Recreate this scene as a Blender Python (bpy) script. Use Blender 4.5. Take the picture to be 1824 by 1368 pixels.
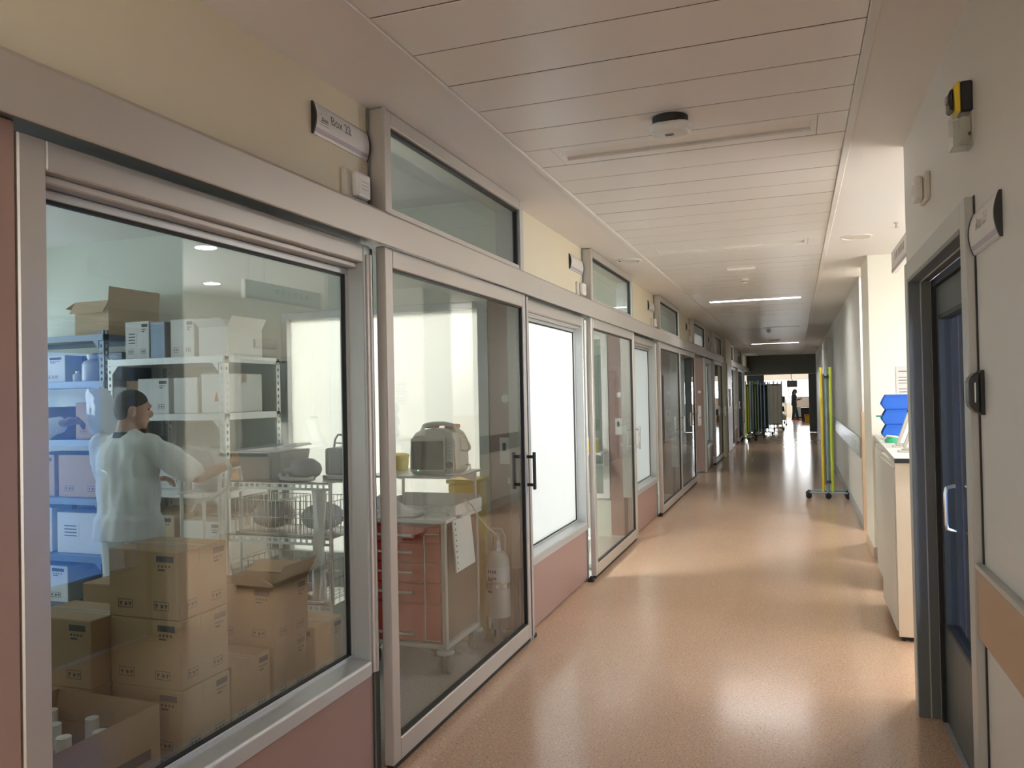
import bpy, bmesh, math, random
from mathutils import Vector, Matrix, noise
random.seed(11)
S = bpy.context.scene
COL = S.collection
for o in list(bpy.data.objects):
    bpy.data.objects.remove(o)

# ------------------------------------------------------------------ camera
F_PX = 1400.0
CAM_H = 1.6
_Y = Vector((1418 - 912, 692 - 684, F_PX)).normalized()          # corridor direction in camera axes
_D = Vector((.02, 1, -(.02 * _Y.x + _Y.y) / _Y.z)).normalized()   # straight down in camera axes
_Z = -_D
_X = _Y.cross(_Z)
R3 = Matrix((_X, _Y, _Z))                                         # camera axes -> world
CAM = Vector((0, 0, CAM_H))
cam_d = bpy.data.cameras.new('camera')
cam_d.sensor_fit = 'HORIZONTAL'
cam_d.sensor_width = 36
cam_d.lens = F_PX / 1824 * 36
cam_d.clip_start = .05
cam_d.clip_end = 200
cam_o = bpy.data.objects.new('camera', cam_d)
COL.objects.link(cam_o)
r_, d_, f_ = R3.col[0], R3.col[1], R3.col[2]
m4 = Matrix((r_, -d_, -f_)).transposed().to_4x4()
m4.translation = CAM
cam_o.matrix_world = m4
S.camera = cam_o

def ray(x, y): return R3 @ Vector((x - 912, y - 684, F_PX))
def onx(x, y, p): r = ray(x, y); return CAM + r * (p / r.x)
def ony(x, y, p): r = ray(x, y); return CAM + r * (p / r.y)
def onz(x, y, p=0): r = ray(x, y); return CAM + r * ((p - CAM_H) / r.z)

# ------------------------------------------------------------------ sky, exposure
S.view_settings.view_transform = 'Standard'
S.view_settings.look = 'None'
S.view_settings.gamma = 1
S.view_settings.use_curve_mapping = False
S.view_settings.exposure = 0.66
SKY = 1.6
W = bpy.data.worlds.new('sky')
S.world = W
W.use_nodes = True
wn = W.node_tree.nodes
wl = W.node_tree.links
wb = wn['Background']
wb.inputs['Strength'].default_value = SKY
tc = wn.new('ShaderNodeTexCoord')
sx = wn.new('ShaderNodeSeparateXYZ')
rp = wn.new('ShaderNodeValToRGB')
rp.color_ramp.elements[0].position = .44
rp.color_ramp.elements[0].color = (.42, .42, .40, 1)
rp.color_ramp.elements[1].position = .52
rp.color_ramp.elements[1].color = (.90, .96, 1.0, 1)
e = rp.color_ramp.elements.new(1.0)
e.color = (.62, .80, 1.0, 1)
mr = wn.new('ShaderNodeMapRange')
mr.inputs['From Min'].default_value = -1
wl.new(tc.outputs['Generated'], sx.inputs[0])
wl.new(sx.outputs['Z'], mr.inputs['Value'])
wl.new(mr.outputs[0], rp.inputs[0])
wl.new(rp.outputs[0], wb.inputs['Color'])

def portal(loc, rot, sx_, sy_):
    """guides sky light through a window opening; gives off no light of its own"""
    d = bpy.data.lights.new('sky_portal', 'AREA')
    d.shape = 'RECTANGLE'
    d.size, d.size_y = sx_, sy_
    d.cycles.is_portal = True
    o = bpy.data.objects.new('sky_portal', d)
    COL.objects.link(o)
    o.location = loc
    o.rotation_euler = rot
    return o

def lamp(loc, power, sx_, sy_=None, color=(1, 1, 1), disk=False, rot=(0, 0, 0), spread=180):
    d = bpy.data.lights.new('lamp_light', 'AREA')
    d.shape = 'DISK' if disk else 'RECTANGLE'
    d.size = sx_
    if sy_: d.size_y = sy_
    d.energy = power
    d.color = color
    d.spread = math.radians(spread)
    o = bpy.data.objects.new('lamp_light', d)
    COL.objects.link(o)
    o.location = loc
    o.rotation_euler = rot
    return o

# ------------------------------------------------------------------ materials
MATS = {}
def _nt(name):
    m = bpy.data.materials.new(name)
    m.use_nodes = True
    return m, m.node_tree.nodes, m.node_tree.links

def pm(name, col, rough=.5, metal=0.0, var=.06, scale=6.0, bump=0.0, bscale=60.0, spec=.5, coat=0.0, stretch=None, emit=None, trans=0.0):
    """procedural principled material: base colour broken up by noise, optional fine relief"""
    if name in MATS: return MATS[name]
    m, n, l = _nt(name)
    b = n['Principled BSDF']
    b.inputs['Roughness'].default_value = rough
    b.inputs['Metallic'].default_value = metal
    b.inputs['Specular IOR Level'].default_value = spec
    b.inputs['Coat Weight'].default_value = coat
    t = n.new('ShaderNodeTexCoord')
    mp = n.new('ShaderNodeMapping')
    l.new(t.outputs['Object'], mp.inputs[0])
    if stretch: mp.inputs['Scale'].default_value = stretch
    nz = n.new('ShaderNodeTexNoise')
    nz.inputs['Scale'].default_value = scale
    nz.inputs['Detail'].default_value = 4
    l.new(mp.outputs[0], nz.inputs['Vector'])
    mx = n.new('ShaderNodeMix')
    mx.data_type = 'RGBA'
    c = Vector(col)
    mx.inputs['A'].default_value = (*(c * (1 - var)), 1)
    mx.inputs['B'].default_value = (*[min(1, v * (1 + var)) for v in c], 1)
    l.new(nz.outputs[0], mx.inputs['Factor'])
    l.new(mx.outputs['Result'], b.inputs['Base Color'])
    if bump:
        n2 = n.new('ShaderNodeTexNoise')
        n2.inputs['Scale'].default_value = bscale
        l.new(mp.outputs[0], n2.inputs['Vector'])
        bp = n.new('ShaderNodeBump')
        bp.inputs['Strength'].default_value = bump
        bp.inputs['Distance'].default_value = .01
        l.new(n2.outputs[0], bp.inputs['Height'])
        l.new(bp.outputs[0], b.inputs['Normal'])
    if emit:
        b.inputs['Emission Color'].default_value = (*emit[0], 1)
        b.inputs['Emission Strength'].default_value = emit[1]
    if trans:
        b.inputs['Transmission Weight'].default_value = trans
    MATS[name] = m
    return m

def speckled(name, c1, c2, c3, rough):
    """vinyl flooring with fine dark and light flecks"""
    m, n, l = _nt(name)
    b = n['Principled BSDF']
    t = n.new('ShaderNodeTexCoord')
    def noise(sc, det=2):
        z = n.new('ShaderNodeTexNoise')
        z.inputs['Scale'].default_value = sc
        z.inputs['Detail'].default_value = det
        l.new(t.outputs['Object'], z.inputs['Vector'])
        return z
    def ramp(src, p0, p1):
        r = n.new('ShaderNodeMapRange')
        r.inputs['From Min'].default_value = p0
        r.inputs['From Max'].default_value = p1
        l.new(src.outputs[0], r.inputs['Value'])
        return r
    def mix(f, a, bcol):
        x = n.new('ShaderNodeMix')
        x.data_type = 'RGBA'
        l.new(f.outputs[0], x.inputs['Factor'])
        if isinstance(a, tuple): x.inputs['A'].default_value = (*a, 1)
        else: l.new(a.outputs['Result'], x.inputs['A'])
        x.inputs['B'].default_value = (*bcol, 1)
        return x
    big = ramp(noise(1.3, 3), .3, .7)
    a = mix(big, c1, tuple(v * .93 for v in c1))
    fl = ramp(noise(105), .58, .64)
    bb = mix(fl, a, c2)
    fl2 = ramp(noise(80), .63, .68)
    cc = mix(fl2, bb, c3)
    l.new(cc.outputs['Result'], b.inputs['Base Color'])
    rr = n.new('ShaderNodeMapRange')
    rr.inputs['To Min'].default_value = rough * .85
    rr.inputs['To Max'].default_value = rough * 1.2
    l.new(noise(2.2, 4).outputs[0], rr.inputs['Value'])
    l.new(rr.outputs[0], b.inputs['Roughness'])
    bp = n.new('ShaderNodeBump')
    bp.inputs['Strength'].default_value = .05
    bp.inputs['Distance'].default_value = .004
    l.new(noise(7, 2).outputs[0], bp.inputs['Height'])
    l.new(bp.outputs[0], b.inputs['Normal'])
    MATS[name] = m
    return m

def glass(name, f0=.06, tint=(.93, .97, .96), haze=0.0):
    """thin pane: clear see-through plus mirror reflection that grows towards grazing angles"""
    m, n, l = _nt(name)
    n.remove(n['Principled BSDF'])
    out = n['Material Output']
    g = n.new('ShaderNodeNewGeometry')
    dt = n.new('ShaderNodeVectorMath'); dt.operation = 'DOT_PRODUCT'
    l.new(g.outputs['Normal'], dt.inputs[0]); l.new(g.outputs['Incoming'], dt.inputs[1])
    def mth(op, a, b=None):
        x = n.new('ShaderNodeMath'); x.operation = op
        for i, v in enumerate((a, b)):
            if v is None: continue
            if isinstance(v, (int, float)): x.inputs[i].default_value = v
            else: l.new(v, x.inputs[i])
        return x.outputs[0]
    c = mth('ABSOLUTE', dt.outputs['Value'])
    p5 = mth('POWER', mth('SUBTRACT', 1.0, c), 5.0)
    fr = mth('ADD', mth('MULTIPLY', p5, 1 - f0), f0)
    nz = n.new('ShaderNodeTexNoise'); nz.inputs['Scale'].default_value = 1.5
    tr = n.new('ShaderNodeBsdfTransparent')
    mx0 = n.new('ShaderNodeMix'); mx0.data_type = 'RGBA'
    mx0.inputs['A'].default_value = (*tint, 1)
    mx0.inputs['B'].default_value = (*[v * .985 for v in tint], 1)
    l.new(nz.outputs[0], mx0.inputs['Factor']); l.new(mx0.outputs['Result'], tr.inputs['Color'])
    gl = n.new('ShaderNodeBsdfGlossy'); gl.inputs['Roughness'].default_value = 0.0
    base = tr.outputs[0]
    if haze:
        df = n.new('ShaderNodeBsdfDiffuse'); df.inputs['Color'].default_value = (.8, .8, .8, 1)
        mh = n.new('ShaderNodeMixShader'); mh.inputs[0].default_value = haze
        l.new(base, mh.inputs[1]); l.new(df.outputs[0], mh.inputs[2]); base = mh.outputs[0]
    ms = n.new('ShaderNodeMixShader')
    l.new(fr, ms.inputs[0]); l.new(base, ms.inputs[1]); l.new(gl.outputs[0], ms.inputs[2])
    l.new(ms.outputs[0], out.inputs['Surface'])
    MATS[name] = m
    return m

def frosted(name, col=(.93, .94, .92), gloss=.06, clear=0.0):
    """translucent film or blind: lets diffuse light through"""
    m, n, l = _nt(name)
    n.remove(n['Principled BSDF'])
    out = n['Material Output']
    t = n.new('ShaderNodeTexCoord')
    nz = n.new('ShaderNodeTexNoise'); nz.inputs['Scale'].default_value = 3
    l.new(t.outputs['Object'], nz.inputs['Vector'])
    mc = n.new('ShaderNodeMix'); mc.data_type = 'RGBA'
    mc.inputs['A'].default_value = (*col, 1); mc.inputs['B'].default_value = (*[v * .96 for v in col], 1)
    l.new(nz.outputs[0], mc.inputs['Factor'])
    a = n.new('ShaderNodeBsdfTranslucent'); l.new(mc.outputs['Result'], a.inputs['Color'])
    d = n.new('ShaderNodeBsdfDiffuse'); l.new(mc.outputs['Result'], d.inputs['Color'])
    m1 = n.new('ShaderNodeMixShader'); m1.inputs[0].default_value = .15
    l.new(a.outputs[0], m1.inputs[1]); l.new(d.outputs[0], m1.inputs[2])
    g = n.new('ShaderNodeBsdfGlossy'); g.inputs['Roughness'].default_value = .05
    m2 = n.new('ShaderNodeMixShader'); m2.inputs[0].default_value = gloss
    l.new(m1.outputs[0], m2.inputs[1]); l.new(g.outputs[0], m2.inputs[2])
    l.new(m2.outputs[0], out.inputs['Surface'])
    MATS[name] = m
    return m

def emitter(name, col, strength):
    m, n, l = _nt(name)
    b = n['Principled BSDF']
    b.inputs['Base Color'].default_value = (.9, .9, .88, 1)
    b.inputs['Emission Color'].default_value = (*col, 1)
    b.inputs['Emission Strength'].default_value = strength
    MATS[name] = m
    return m

M = MATS
speckled('vinyl_tan', (.60, .40, .275), (.36, .21, .12), (.74, .56, .43), .17)
speckled('vinyl_grey', (.43, .40, .37), (.27, .25, .235), (.60, .57, .54), .28)
pm('paint_cream', (.72, .65, .49), .55, var=.02, scale=1.5, bump=.03, bscale=120)
pm('paint_white', (.73, .715, .675), .5, var=.02, scale=1.2, bump=.03, bscale=140)
pm('paint_pale_yellow', (.84, .825, .735), .5, var=.02, scale=1.2)
pm('paint_green_grey', (.66, .70, .62), .55, var=.03, scale=1.0)
pm('plaster', (.79, .765, .735), .6, var=.015, scale=1.0)
pm('plank_white', (.82, .785, .745), .32, var=.015, scale=.8)
pm('gap_dark', (.10, .09, .08), .8)
pm('aluminium', (.56, .53, .49), .42, .55, var=.03, scale=2, stretch=(1, 1, .2))
pm('aluminium_cool', (.55, .57, .57), .38, .5, var=.03, scale=2)
pm('steel', (.62, .62, .61), .22, 1.0, var=.04, scale=5)
pm('rail_steel', (.50, .51, .52), .18, .85, var=.12, scale=3, stretch=(1, .3, 3))
pm('mauve', (.36, .235, .205), .38, var=.05, scale=2.0)
pm('black_rubber', (.012, .012, .012), .55)
pm('black_plastic', (.02, .021, .023), .35)
pm('dark_grey_door', (.075, .085, .085), .45, var=.05)
pm('frame_grey', (.50, .50, .48), .42, .25, var=.03)
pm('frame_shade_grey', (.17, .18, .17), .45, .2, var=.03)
pm('wood_laminate', (.46, .29, .165), .4, var=.05, scale=3, stretch=(4, .4, 4))
pm('beige_laminate', (.60, .47, .34), .45, var=.04)
pm('white_laminate', (.74, .72, .66), .4, var=.02)
pm('cream_laminate', (.74, .66, .55), .42, var=.02)
pm('white_plastic', (.80, .79, .76), .35, var=.02)
pm('beige_plastic', (.68, .63, .54), .4, var=.03)
pm('grey_plastic', (.42, .43, .43), .4, var=.03)
pm('lilac', (.45, .38, .45), .4, var=.02)
pm('print_grey', (.16, .15, .15), .6)
pm('print_light', (.42, .41, .40), .6)
pm('sign_white', (.72, .70, .67), .35, var=.015)
pm('cardboard', (.44, .29, .165), .75, var=.07, scale=4, bump=.05, bscale=90)
pm('cardboard_pale', (.56, .42, .28), .75, var=.06, scale=4)
pm('cardboard_white', (.66, .66, .64), .65, var=.04)
pm('tape_brown', (.40, .28, .16), .3)
pm('ink', (.07, .065, .07), .7)
pm('ink_red', (.55, .12, .06), .7)
pm('rack_blue_grey', (.16, .21, .28), .4, .3, var=.05)
pm('rack_white', (.72, .73, .72), .4, .1, var=.03)
pm('plastic_clear_white', (.80, .83, .84), .25, trans=.35)
pm('skin', (.48, .28, .20), .5, var=.05, spec=.4)
pm('skin_dark', (.30, .17, .12), .5, var=.05)
pm('hair_dark', (.045, .035, .03), .7, bump=.5, bscale=300)
pm('cloth_white', (.80, .81, .80), .85, var=.03, scale=9, bump=.25, bscale=14)
pm('cloth_pale', (.70, .73, .74), .85, var=.03, scale=9, bump=.25, bscale=14)
pm('cloth_teal', (.030, .065, .072), .85, var=.1)
pm('shoe_red', (.55, .02, .04), .5)
pm('cart_red', (.50, .045, .025), .35, var=.04)
pm('yellow_plastic', (.80, .60, .05), .4)
pm('bin_blue', (.015, .13, .62), .38, var=.04)
pm('green_mask', (.03, .42, .20), .6)
pm('teal_plastic', (.05, .45, .42), .5)
pm('pole_yellow', (.78, .62, .06), .35)
pm('pole_green', (.55, .70, .06), .35)
pm('pole_blue', (.30, .42, .52), .35)
pm('curtain_dark', (.10, .13, .135), .85, var=.1)
pm('orange_plastic', (.75, .22, .04), .45)
pm('screen_dark', (.055, .058, .055), .22, var=.03)
pm('monitor_shell', (.56, .55, .50), .4, var=.03)
pm('tank_white', (.66, .64, .56), .35, var=.05)
pm('tube_plastic', (.62, .62, .58), .3)
pm('bag_grey', (.33, .34, .36), .4)
pm('blue_wall', (.05, .29, .72), .6, var=.1, scale=.7)
pm('bulkhead_backlit', (.13, .125, .105), .6)  # backlit darkness of the bulkhead put into its base colour
pm('cart_side', (.16, .115, .085), .35)
pm('exterior_grey', (.45, .44, .42), .8)
glass('glass_window', .125, (.93, .965, .955))
glass('glass_door', .085, (.90, .925, .915))
glass('glass_transom', .05, (.86, .90, .90))
glass('glass_clear_box', .06, (.90, .92, .90), .1)
glass('glass_fire', .09, (.80, .84, .85))
glass('glass_outer', .03, (.97, .98, .98))
frosted('film_white', (.80, .82, .825))
frosted('blind_cream', (.95, .945, .91))
frosted('curtain_white', (.84, .84, .80), .02)
frosted('bag_plastic', (.86, .88, .90), .12)
emitter('lamp_on', (1, .98, .95), 26.0)
emitter('downlight_on', (1, .98, .95), 9.0)
emitter('led_green', (.1, 1, .5), 1.5)
pm('diffuser_off', (.80, .74, .66), .35, var=.02)

# ------------------------------------------------------------------ mesh helpers
class MB:
    """collects simple shapes; mk() links them as one mesh object"""
    def __init__(self): self.v = []; self.f = []; self.mi = []; self.cur = 0
    def add(self, vs, fs, mat=None):
        b = len(self.v)
        if mat is not None: vs = [mat @ Vector(p) for p in vs]
        self.v += [tuple(p) for p in vs]
        self.f += [tuple(i + b for i in f) for f in fs]
        self.mi += [self.cur] * len(fs)
        return self
    def box(self, x0, x1, y0, y1, z0, z1, mat=None):
        v = [(x, y, z) for z in (z0, z1) for y in (y0, y1) for x in (x0, x1)]
        return self.add(v, [(0, 2, 3, 1), (4, 5, 7, 6), (0, 1, 5, 4), (2, 6, 7, 3), (0, 4, 6, 2), (1, 3, 7, 5)], mat)
    def cyl(self, p0, p1, r0, r1=None, n=14, caps=True):
        p0, p1 = Vector(p0), Vector(p1)
        r1 = r0 if r1 is None else r1
        d = (p1 - p0).normalized()
        a = d.orthogonal().normalized(); b = d.cross(a)
        vs = [p + (a * math.cos(t) + b * math.sin(t)) * r for p, r in ((p0, r0), (p1, r1)) for t in [2 * math.pi * i / n for i in range(n)]]
        fs = [(i, (i + 1) % n, n + (i + 1) % n, n + i) for i in range(n)]
        if caps: fs += [tuple(range(n - 1, -1, -1)), tuple(range(n, 2 * n))]
        return self.add(vs, fs)
    def tube(self, pts, r, n=8, taper=None):
        pts = [Vector(p) for p in pts]
        vs, fs = [], []
        a = None
        for i, p in enumerate(pts):
            d = (pts[min(i + 1, len(pts) - 1)] - pts[max(i - 1, 0)]).normalized()
            if a is None: a = d.orthogonal().normalized()
            else:
                a = (a - d * a.dot(d))
                a = a.normalized() if a.length > 1e-6 else d.orthogonal().normalized()
            b = d.cross(a)
            rr = r if taper is None else taper[i]
            vs += [p + (a * math.cos(2 * math.pi * j / n) + b * math.sin(2 * math.pi * j / n)) * rr for j in range(n)]
        for i in range(len(pts) - 1):
            for j in range(n):
                fs.append((i * n + j, i * n + (j + 1) % n, (i + 1) * n + (j + 1) % n, (i + 1) * n + j))
        fs += [tuple(range(n - 1, -1, -1)), tuple(range((len(pts) - 1) * n, len(pts) * n))]
        return self.add(vs, fs)
    def lathe(self, prof, c=(0, 0, 0), n=20, axis='z'):
        vs, fs = [], []
        for r, z in prof:
            for j in range(n):
                t = 2 * math.pi * j / n
                q = (r * math.cos(t), r * math.sin(t), z)
                if axis == 'x': q = (q[2], q[0], q[1])
                if axis == 'y': q = (q[1], q[2], q[0])
                vs.append((q[0] + c[0], q[1] + c[1], q[2] + c[2]))
        for i in range(len(prof) - 1):
            for j in range(n):
                fs.append((i * n + j, i * n + (j + 1) % n, (i + 1) * n + (j + 1) % n, (i + 1) * n + j))
        fs += [tuple(range(n - 1, -1, -1)), tuple(range((len(prof) - 1) * n, len(prof) * n))]
        return self.add(vs, fs)
    def prism(self, poly, h0, h1, axis='z', mat=None):
        """extrude polygon (a,b) along axis: z->(a,b,h)  y->(a,h,b)  x->(h,a,b)"""
        n = len(poly)
        def P(a, b, h): return (a, b, h) if axis == 'z' else (a, h, b) if axis == 'y' else (h, a, b)
        vs = [P(a, b, h0) for a, b in poly] + [P(a, b, h1) for a, b in poly]
        fs = [(i, (i + 1) % n, n + (i + 1) % n, n + i) for i in range(n)] + [tuple(range(n - 1, -1, -1)), tuple(range(n, 2 * n))]
        return self.add(vs, fs, mat)
    def quad(self, a, b, c, d): return self.add([a, b, c, d], [(0, 1, 2, 3)])
    def ell(self, c, r, n=16, m=10, mat=None):
        vs = [(0, 0, 1)]
        for i in range(1, m):
            p = math.pi * i / m
            vs += [(math.sin(p) * math.cos(2 * math.pi * j / n), math.sin(p) * math.sin(2 * math.pi * j / n), math.cos(p)) for j in range(n)]
        vs.append((0, 0, -1))
        fs = [(0, 1 + j, 1 + (j + 1) % n) for j in range(n)]
        for i in range(m - 2):
            for j in range(n):
                a = 1 + i * n + j; b = 1 + i * n + (j + 1) % n
                fs.append((a, a + n, b + n, b))
        L = len(vs) - 1
        fs += [(L, L - n + (j + 1) % n, L - n + j) for j in range(n)]
        k = Matrix.Diagonal((r[0], r[1], r[2], 1))
        k = Matrix.Translation(c) @ (mat if mat is not None else Matrix.Identity(4)) @ k
        return self.add(vs, fs, k)

def mesh_of(name, mb):
    me = bpy.data.meshes.new(name)
    me.from_pydata(mb.v, [], mb.f)
    bm = bmesh.new(); bm.from_mesh(me)
    bmesh.ops.recalc_face_normals(bm, faces=bm.faces)
    bm.to_mesh(me); bm.free()
    return me

def mk(name, mb, mat, parent=None, bevel=0.0, smooth=False, loc=None, rz=0.0, seg=1):
    me = mb if isinstance(mb, bpy.types.Mesh) else mesh_of(name, mb)
    if mat is not None and not me.materials:
        for q in (mat if isinstance(mat, (list, tuple)) else [mat]): me.materials.append(M[q] if isinstance(q, str) else q)
        if isinstance(mat, (list, tuple)) and not isinstance(mb, bpy.types.Mesh):
            for p, k in zip(me.polygons, mb.mi): p.material_index = k
    if smooth:
        for p in me.polygons: p.use_smooth = True
        me.set_sharp_from_angle(angle=math.radians(40))
    o = bpy.data.objects.new(name, me)
    COL.objects.link(o)
    if parent is not None: o.parent = parent
    if loc is not None: o.location = loc
    o.rotation_euler.z = rz
    if bevel:
        b = o.modifiers.new('edge', 'BEVEL')
        b.width = bevel; b.segments = seg; b.limit_method = 'ANGLE'; b.angle_limit = math.radians(35)
        b.harden_normals = False
    return o

def tag(o, label, cat=None, group=None, kind=None):
    o['label'] = label
    if cat: o['category'] = cat
    if group: o['group'] = group
    if kind: o['kind'] = kind
    return o

def thing(name, label, cat, loc=(0, 0, 0), rz=0.0, group=None, kind=None):
    o = bpy.data.objects.new(name, None)
    o.empty_display_size = .1
    COL.objects.link(o)
    o.location = loc
    o.rotation_euler.z = rz
    return tag(o, label, cat, group, kind)

def box(x0, x1, y0, y1, z0, z1): return MB().box(x0, x1, y0, y1, z0, z1)

def wall_rects(a0, a1, b0, b1, holes):
    """split rectangle [a0,a1]x[b0,b1] around rectangular holes -> list of rects"""
    xs = sorted({a0, a1, *[h[0] for h in holes], *[h[1] for h in holes]})
    out = []
    for x0, x1 in zip(xs, xs[1:]):
        if x1 <= a0 or x0 >= a1 or x1 - x0 < 1e-6: continue
        cuts = sorted([(h[2], h[3]) for h in holes if h[0] < x1 - 1e-6 and h[1] > x0 + 1e-6])
        z = b0
        for c0, c1 in cuts:
            if c0 > z + 1e-6: out.append((x0, x1, z, c0))
            z = max(z, c1)
        if z < b1 - 1e-6: out.append((x0, x1, z, b1))
    return out

def text_mesh(body, size):
    cu = bpy.data.curves.new('t', 'FONT')
    cu.body = body; cu.size = size
    o = bpy.data.objects.new('t', cu)
    COL.objects.link(o)
    dg = bpy.context.evaluated_depsgraph_get()
    me = bpy.data.meshes.new_from_object(o.evaluated_get(dg))
    bpy.data.objects.remove(o)
    me.materials.clear()
    return me

def wp(name, mb, mat, root, bevel=0.0, smooth=False, seg=1):
    """part given in world coordinates, moved into its root's space"""
    q = root.location
    p = root.parent
    while p is not None:
        q = q + p.location; p = p.parent
    mb.v = [(a - q.x, b - q.y, c - q.z) for a, b, c in mb.v]
    return mk(name, mb, mat, root, bevel, smooth, seg=seg)

def dup(o, loc, label=None, rz=None, parent=None):
    c = o.copy(); COL.objects.link(c)
    if parent is not None: c.parent = parent
    else:
        c.location = loc
        if rz is not None: c.rotation_euler.z = rz
        if label: c['label'] = label
    for ch in list(o.children): dup(ch, None, parent=c)
    return c

def daylight(loc, rot, w, h, L, col=(.93, .97, 1.0)):
    """sky light entering at a window opening; w runs along local x, h along local y"""
    return lamp(loc, L * math.pi * w * h, w, h, col, rot=rot)

RX_POS = (0, -math.pi / 2, 0)     # shines towards +x
RX_NEG = (0, math.pi / 2, 0)      # shines towards -x
XW, XF, XG, XD, XH, ZC = -1.71, -1.695, -1.79, -1.64, -1.61, 2.84
XR, XR2 = .55, .69
PITCH = 3.6
YEND = 30.5

# ------------------------------------------------------------------ floors
fl = mk('floor', MB().box(-1.72, 3.0, -5, 9.7, -.1, 0).box(-1.72, XR2 + .1, 9.7, YEND, -.1, 0).box(-4.2, 4.2, YEND, 47.2, -.1, 0), 'vinyl_tan')
tag(fl, 'tan speckled vinyl corridor floor with a soft shine', 'floor', kind='structure')
fr = mk('floor', MB().box(-6.7, -1.72, 1.2, YEND, -.1, 0), 'vinyl_grey')
tag(fr, 'grey speckled vinyl floor of the glazed box rooms', 'floor', kind='structure')
f25 = mk('floor', MB().box(.75, 3.4, 1.2, 4.3, -.1, 0).box(.62, .75, 2.95, 4.25, -.1, 0), 'vinyl_grey')
f25.location.z = .001
tag(f25, 'grey floor of the room behind the dark right-hand door', 'floor', kind='structure')

# ------------------------------------------------------------------ corridor ceiling with planks
PX0, PX1 = -1.29, .255
cl = mk('ceiling', MB().box(-1.85, PX0 - .03, -5, YEND, ZC, ZC + .06).box(PX1 + .03, XR2 + .1, -5, YEND, ZC, ZC + .06)
        .box(XR2 + .1, 3.05, 4.4, 9.7, ZC, ZC + .06), 'plaster')
tag(cl, 'plasterboard corridor ceiling with a middle band of metal planks', 'ceiling', kind='structure')
mk('backing', MB().box(PX0 - .03, PX1 + .03, -5, YEND, ZC + .09, ZC + .12), 'gap_dark', cl)
mk('edge_trim', MB().box(PX0 - .035, PX0, -5, YEND, ZC - .006, ZC + .03), 'plaster', cl, .003)
mk('edge_trim', MB().box(PX1, PX1 + .035, -5, YEND, ZC - .006, ZC + .03), 'plaster', cl, .003)
PW = .3105
plank_me = mesh_of('plank', MB().box(PX0 + .002, PX1 - .002, .004, PW - .004, 0, .012))
plank_me.materials.append(M['plank_white'])
LIGHT_Y = [(3.827, 0), (6.93, 0), (11.28, 1), (22.42, 1), (-2.38, 1), (.72, 0), (16.55, 0), (26.5, 0)]  # the lit strip behind the camera is added for light there
J0 = 2.575
lights = []
n_pl = 0
i = -24
light_idx = {round((ly - J0) / PW): on for ly, on in LIGHT_Y}
while J0 + i * PW < YEND - .02:
    y = J0 + i * PW
    if i in light_idx: lights.append((y, light_idx[i]))
    else:
        o = bpy.data.objects.new('plank', plank_me)
        COL.objects.link(o); o.parent = cl
        o.location = (0, y, ZC + .002 + random.uniform(0, .002))
        e = o.modifiers.new('edge', 'BEVEL'); e.width = .002; e.segments = 1
    i += 1

jb = MB()
for q in range(-24, i + 1):
    yj = J0 + q * PW
    if yj < YEND - .01: jb.box(PX0 + .002, PX1 - .002, yj - .0038, yj + .0038, ZC + .0045, ZC + .008)
jo = mk('plank_joint', jb, 'gap_dark', cl)
jo['kind'] = 'stuff'
LX0, LX1 = -1.12, .093
def ceiling_light(y, on, label):
    t = thing('ceiling_light', label, 'ceiling light', ((LX0 + LX1) / 2, y + PW / 2, ZC), group='recessed linear ceiling lights')
    b = MB()
    z0, z1 = ZC + .003, ZC + .015
    ya, yb = y + .075, y + .235
    b.box(PX0 + .002, LX0 - .03, y + .003, y + PW - .003, z0, z1).box(LX1 + .03, PX1 - .002, y + .003, y + PW - .003, z0, z1)
    b.box(LX0 - .028, LX1 + .028, y + .003, ya, z0, z1).box(LX0 - .028, LX1 + .028, yb, y + PW - .003, z0, z1)
    b.box(LX0 - .028, LX0, ya, yb, z0, z1).box(LX1, LX1 + .028, ya, yb, z0, z1)
    wp('housing', b, 'plank_white', t, .0015)
    wp('reflector', MB().box(LX0, LX1, ya, ya + .004, z1, z1 + .05).box(LX0, LX1, yb - .004, yb, z1, z1 + .05).box(LX0, LX0 + .004, ya, yb, z1, z1 + .05).box(LX1 - .004, LX1, ya, yb, z1, z1 + .05), 'white_plastic', t)
    wp('diffuser', MB().box(LX0 + .004, LX1 - .004, ya + .004, yb - .004, z1 + .012 if on else z1 + .006, z1 + .05), 'lamp_on' if on else 'diffuser_off', t)
    return t
lnames = {0: 'unlit', 1: 'lit'}
llab = ['added lit strip light, unseen behind the camera', 'unlit strip light straight above the camera', 'unlit strip light nearest the oval ceiling sounder', 'second unlit strip light, before the small emergency lamp', 'nearest lit white strip light in the plank ceiling',
        'unlit strip light beyond the nearest lit strip', 'far lit strip light before the dark bulkhead', 'unlit strip light closest to the dark bulkhead']
for (y, on), lb in zip(lights, llab):
    ceiling_light(y, on, lb)

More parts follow.
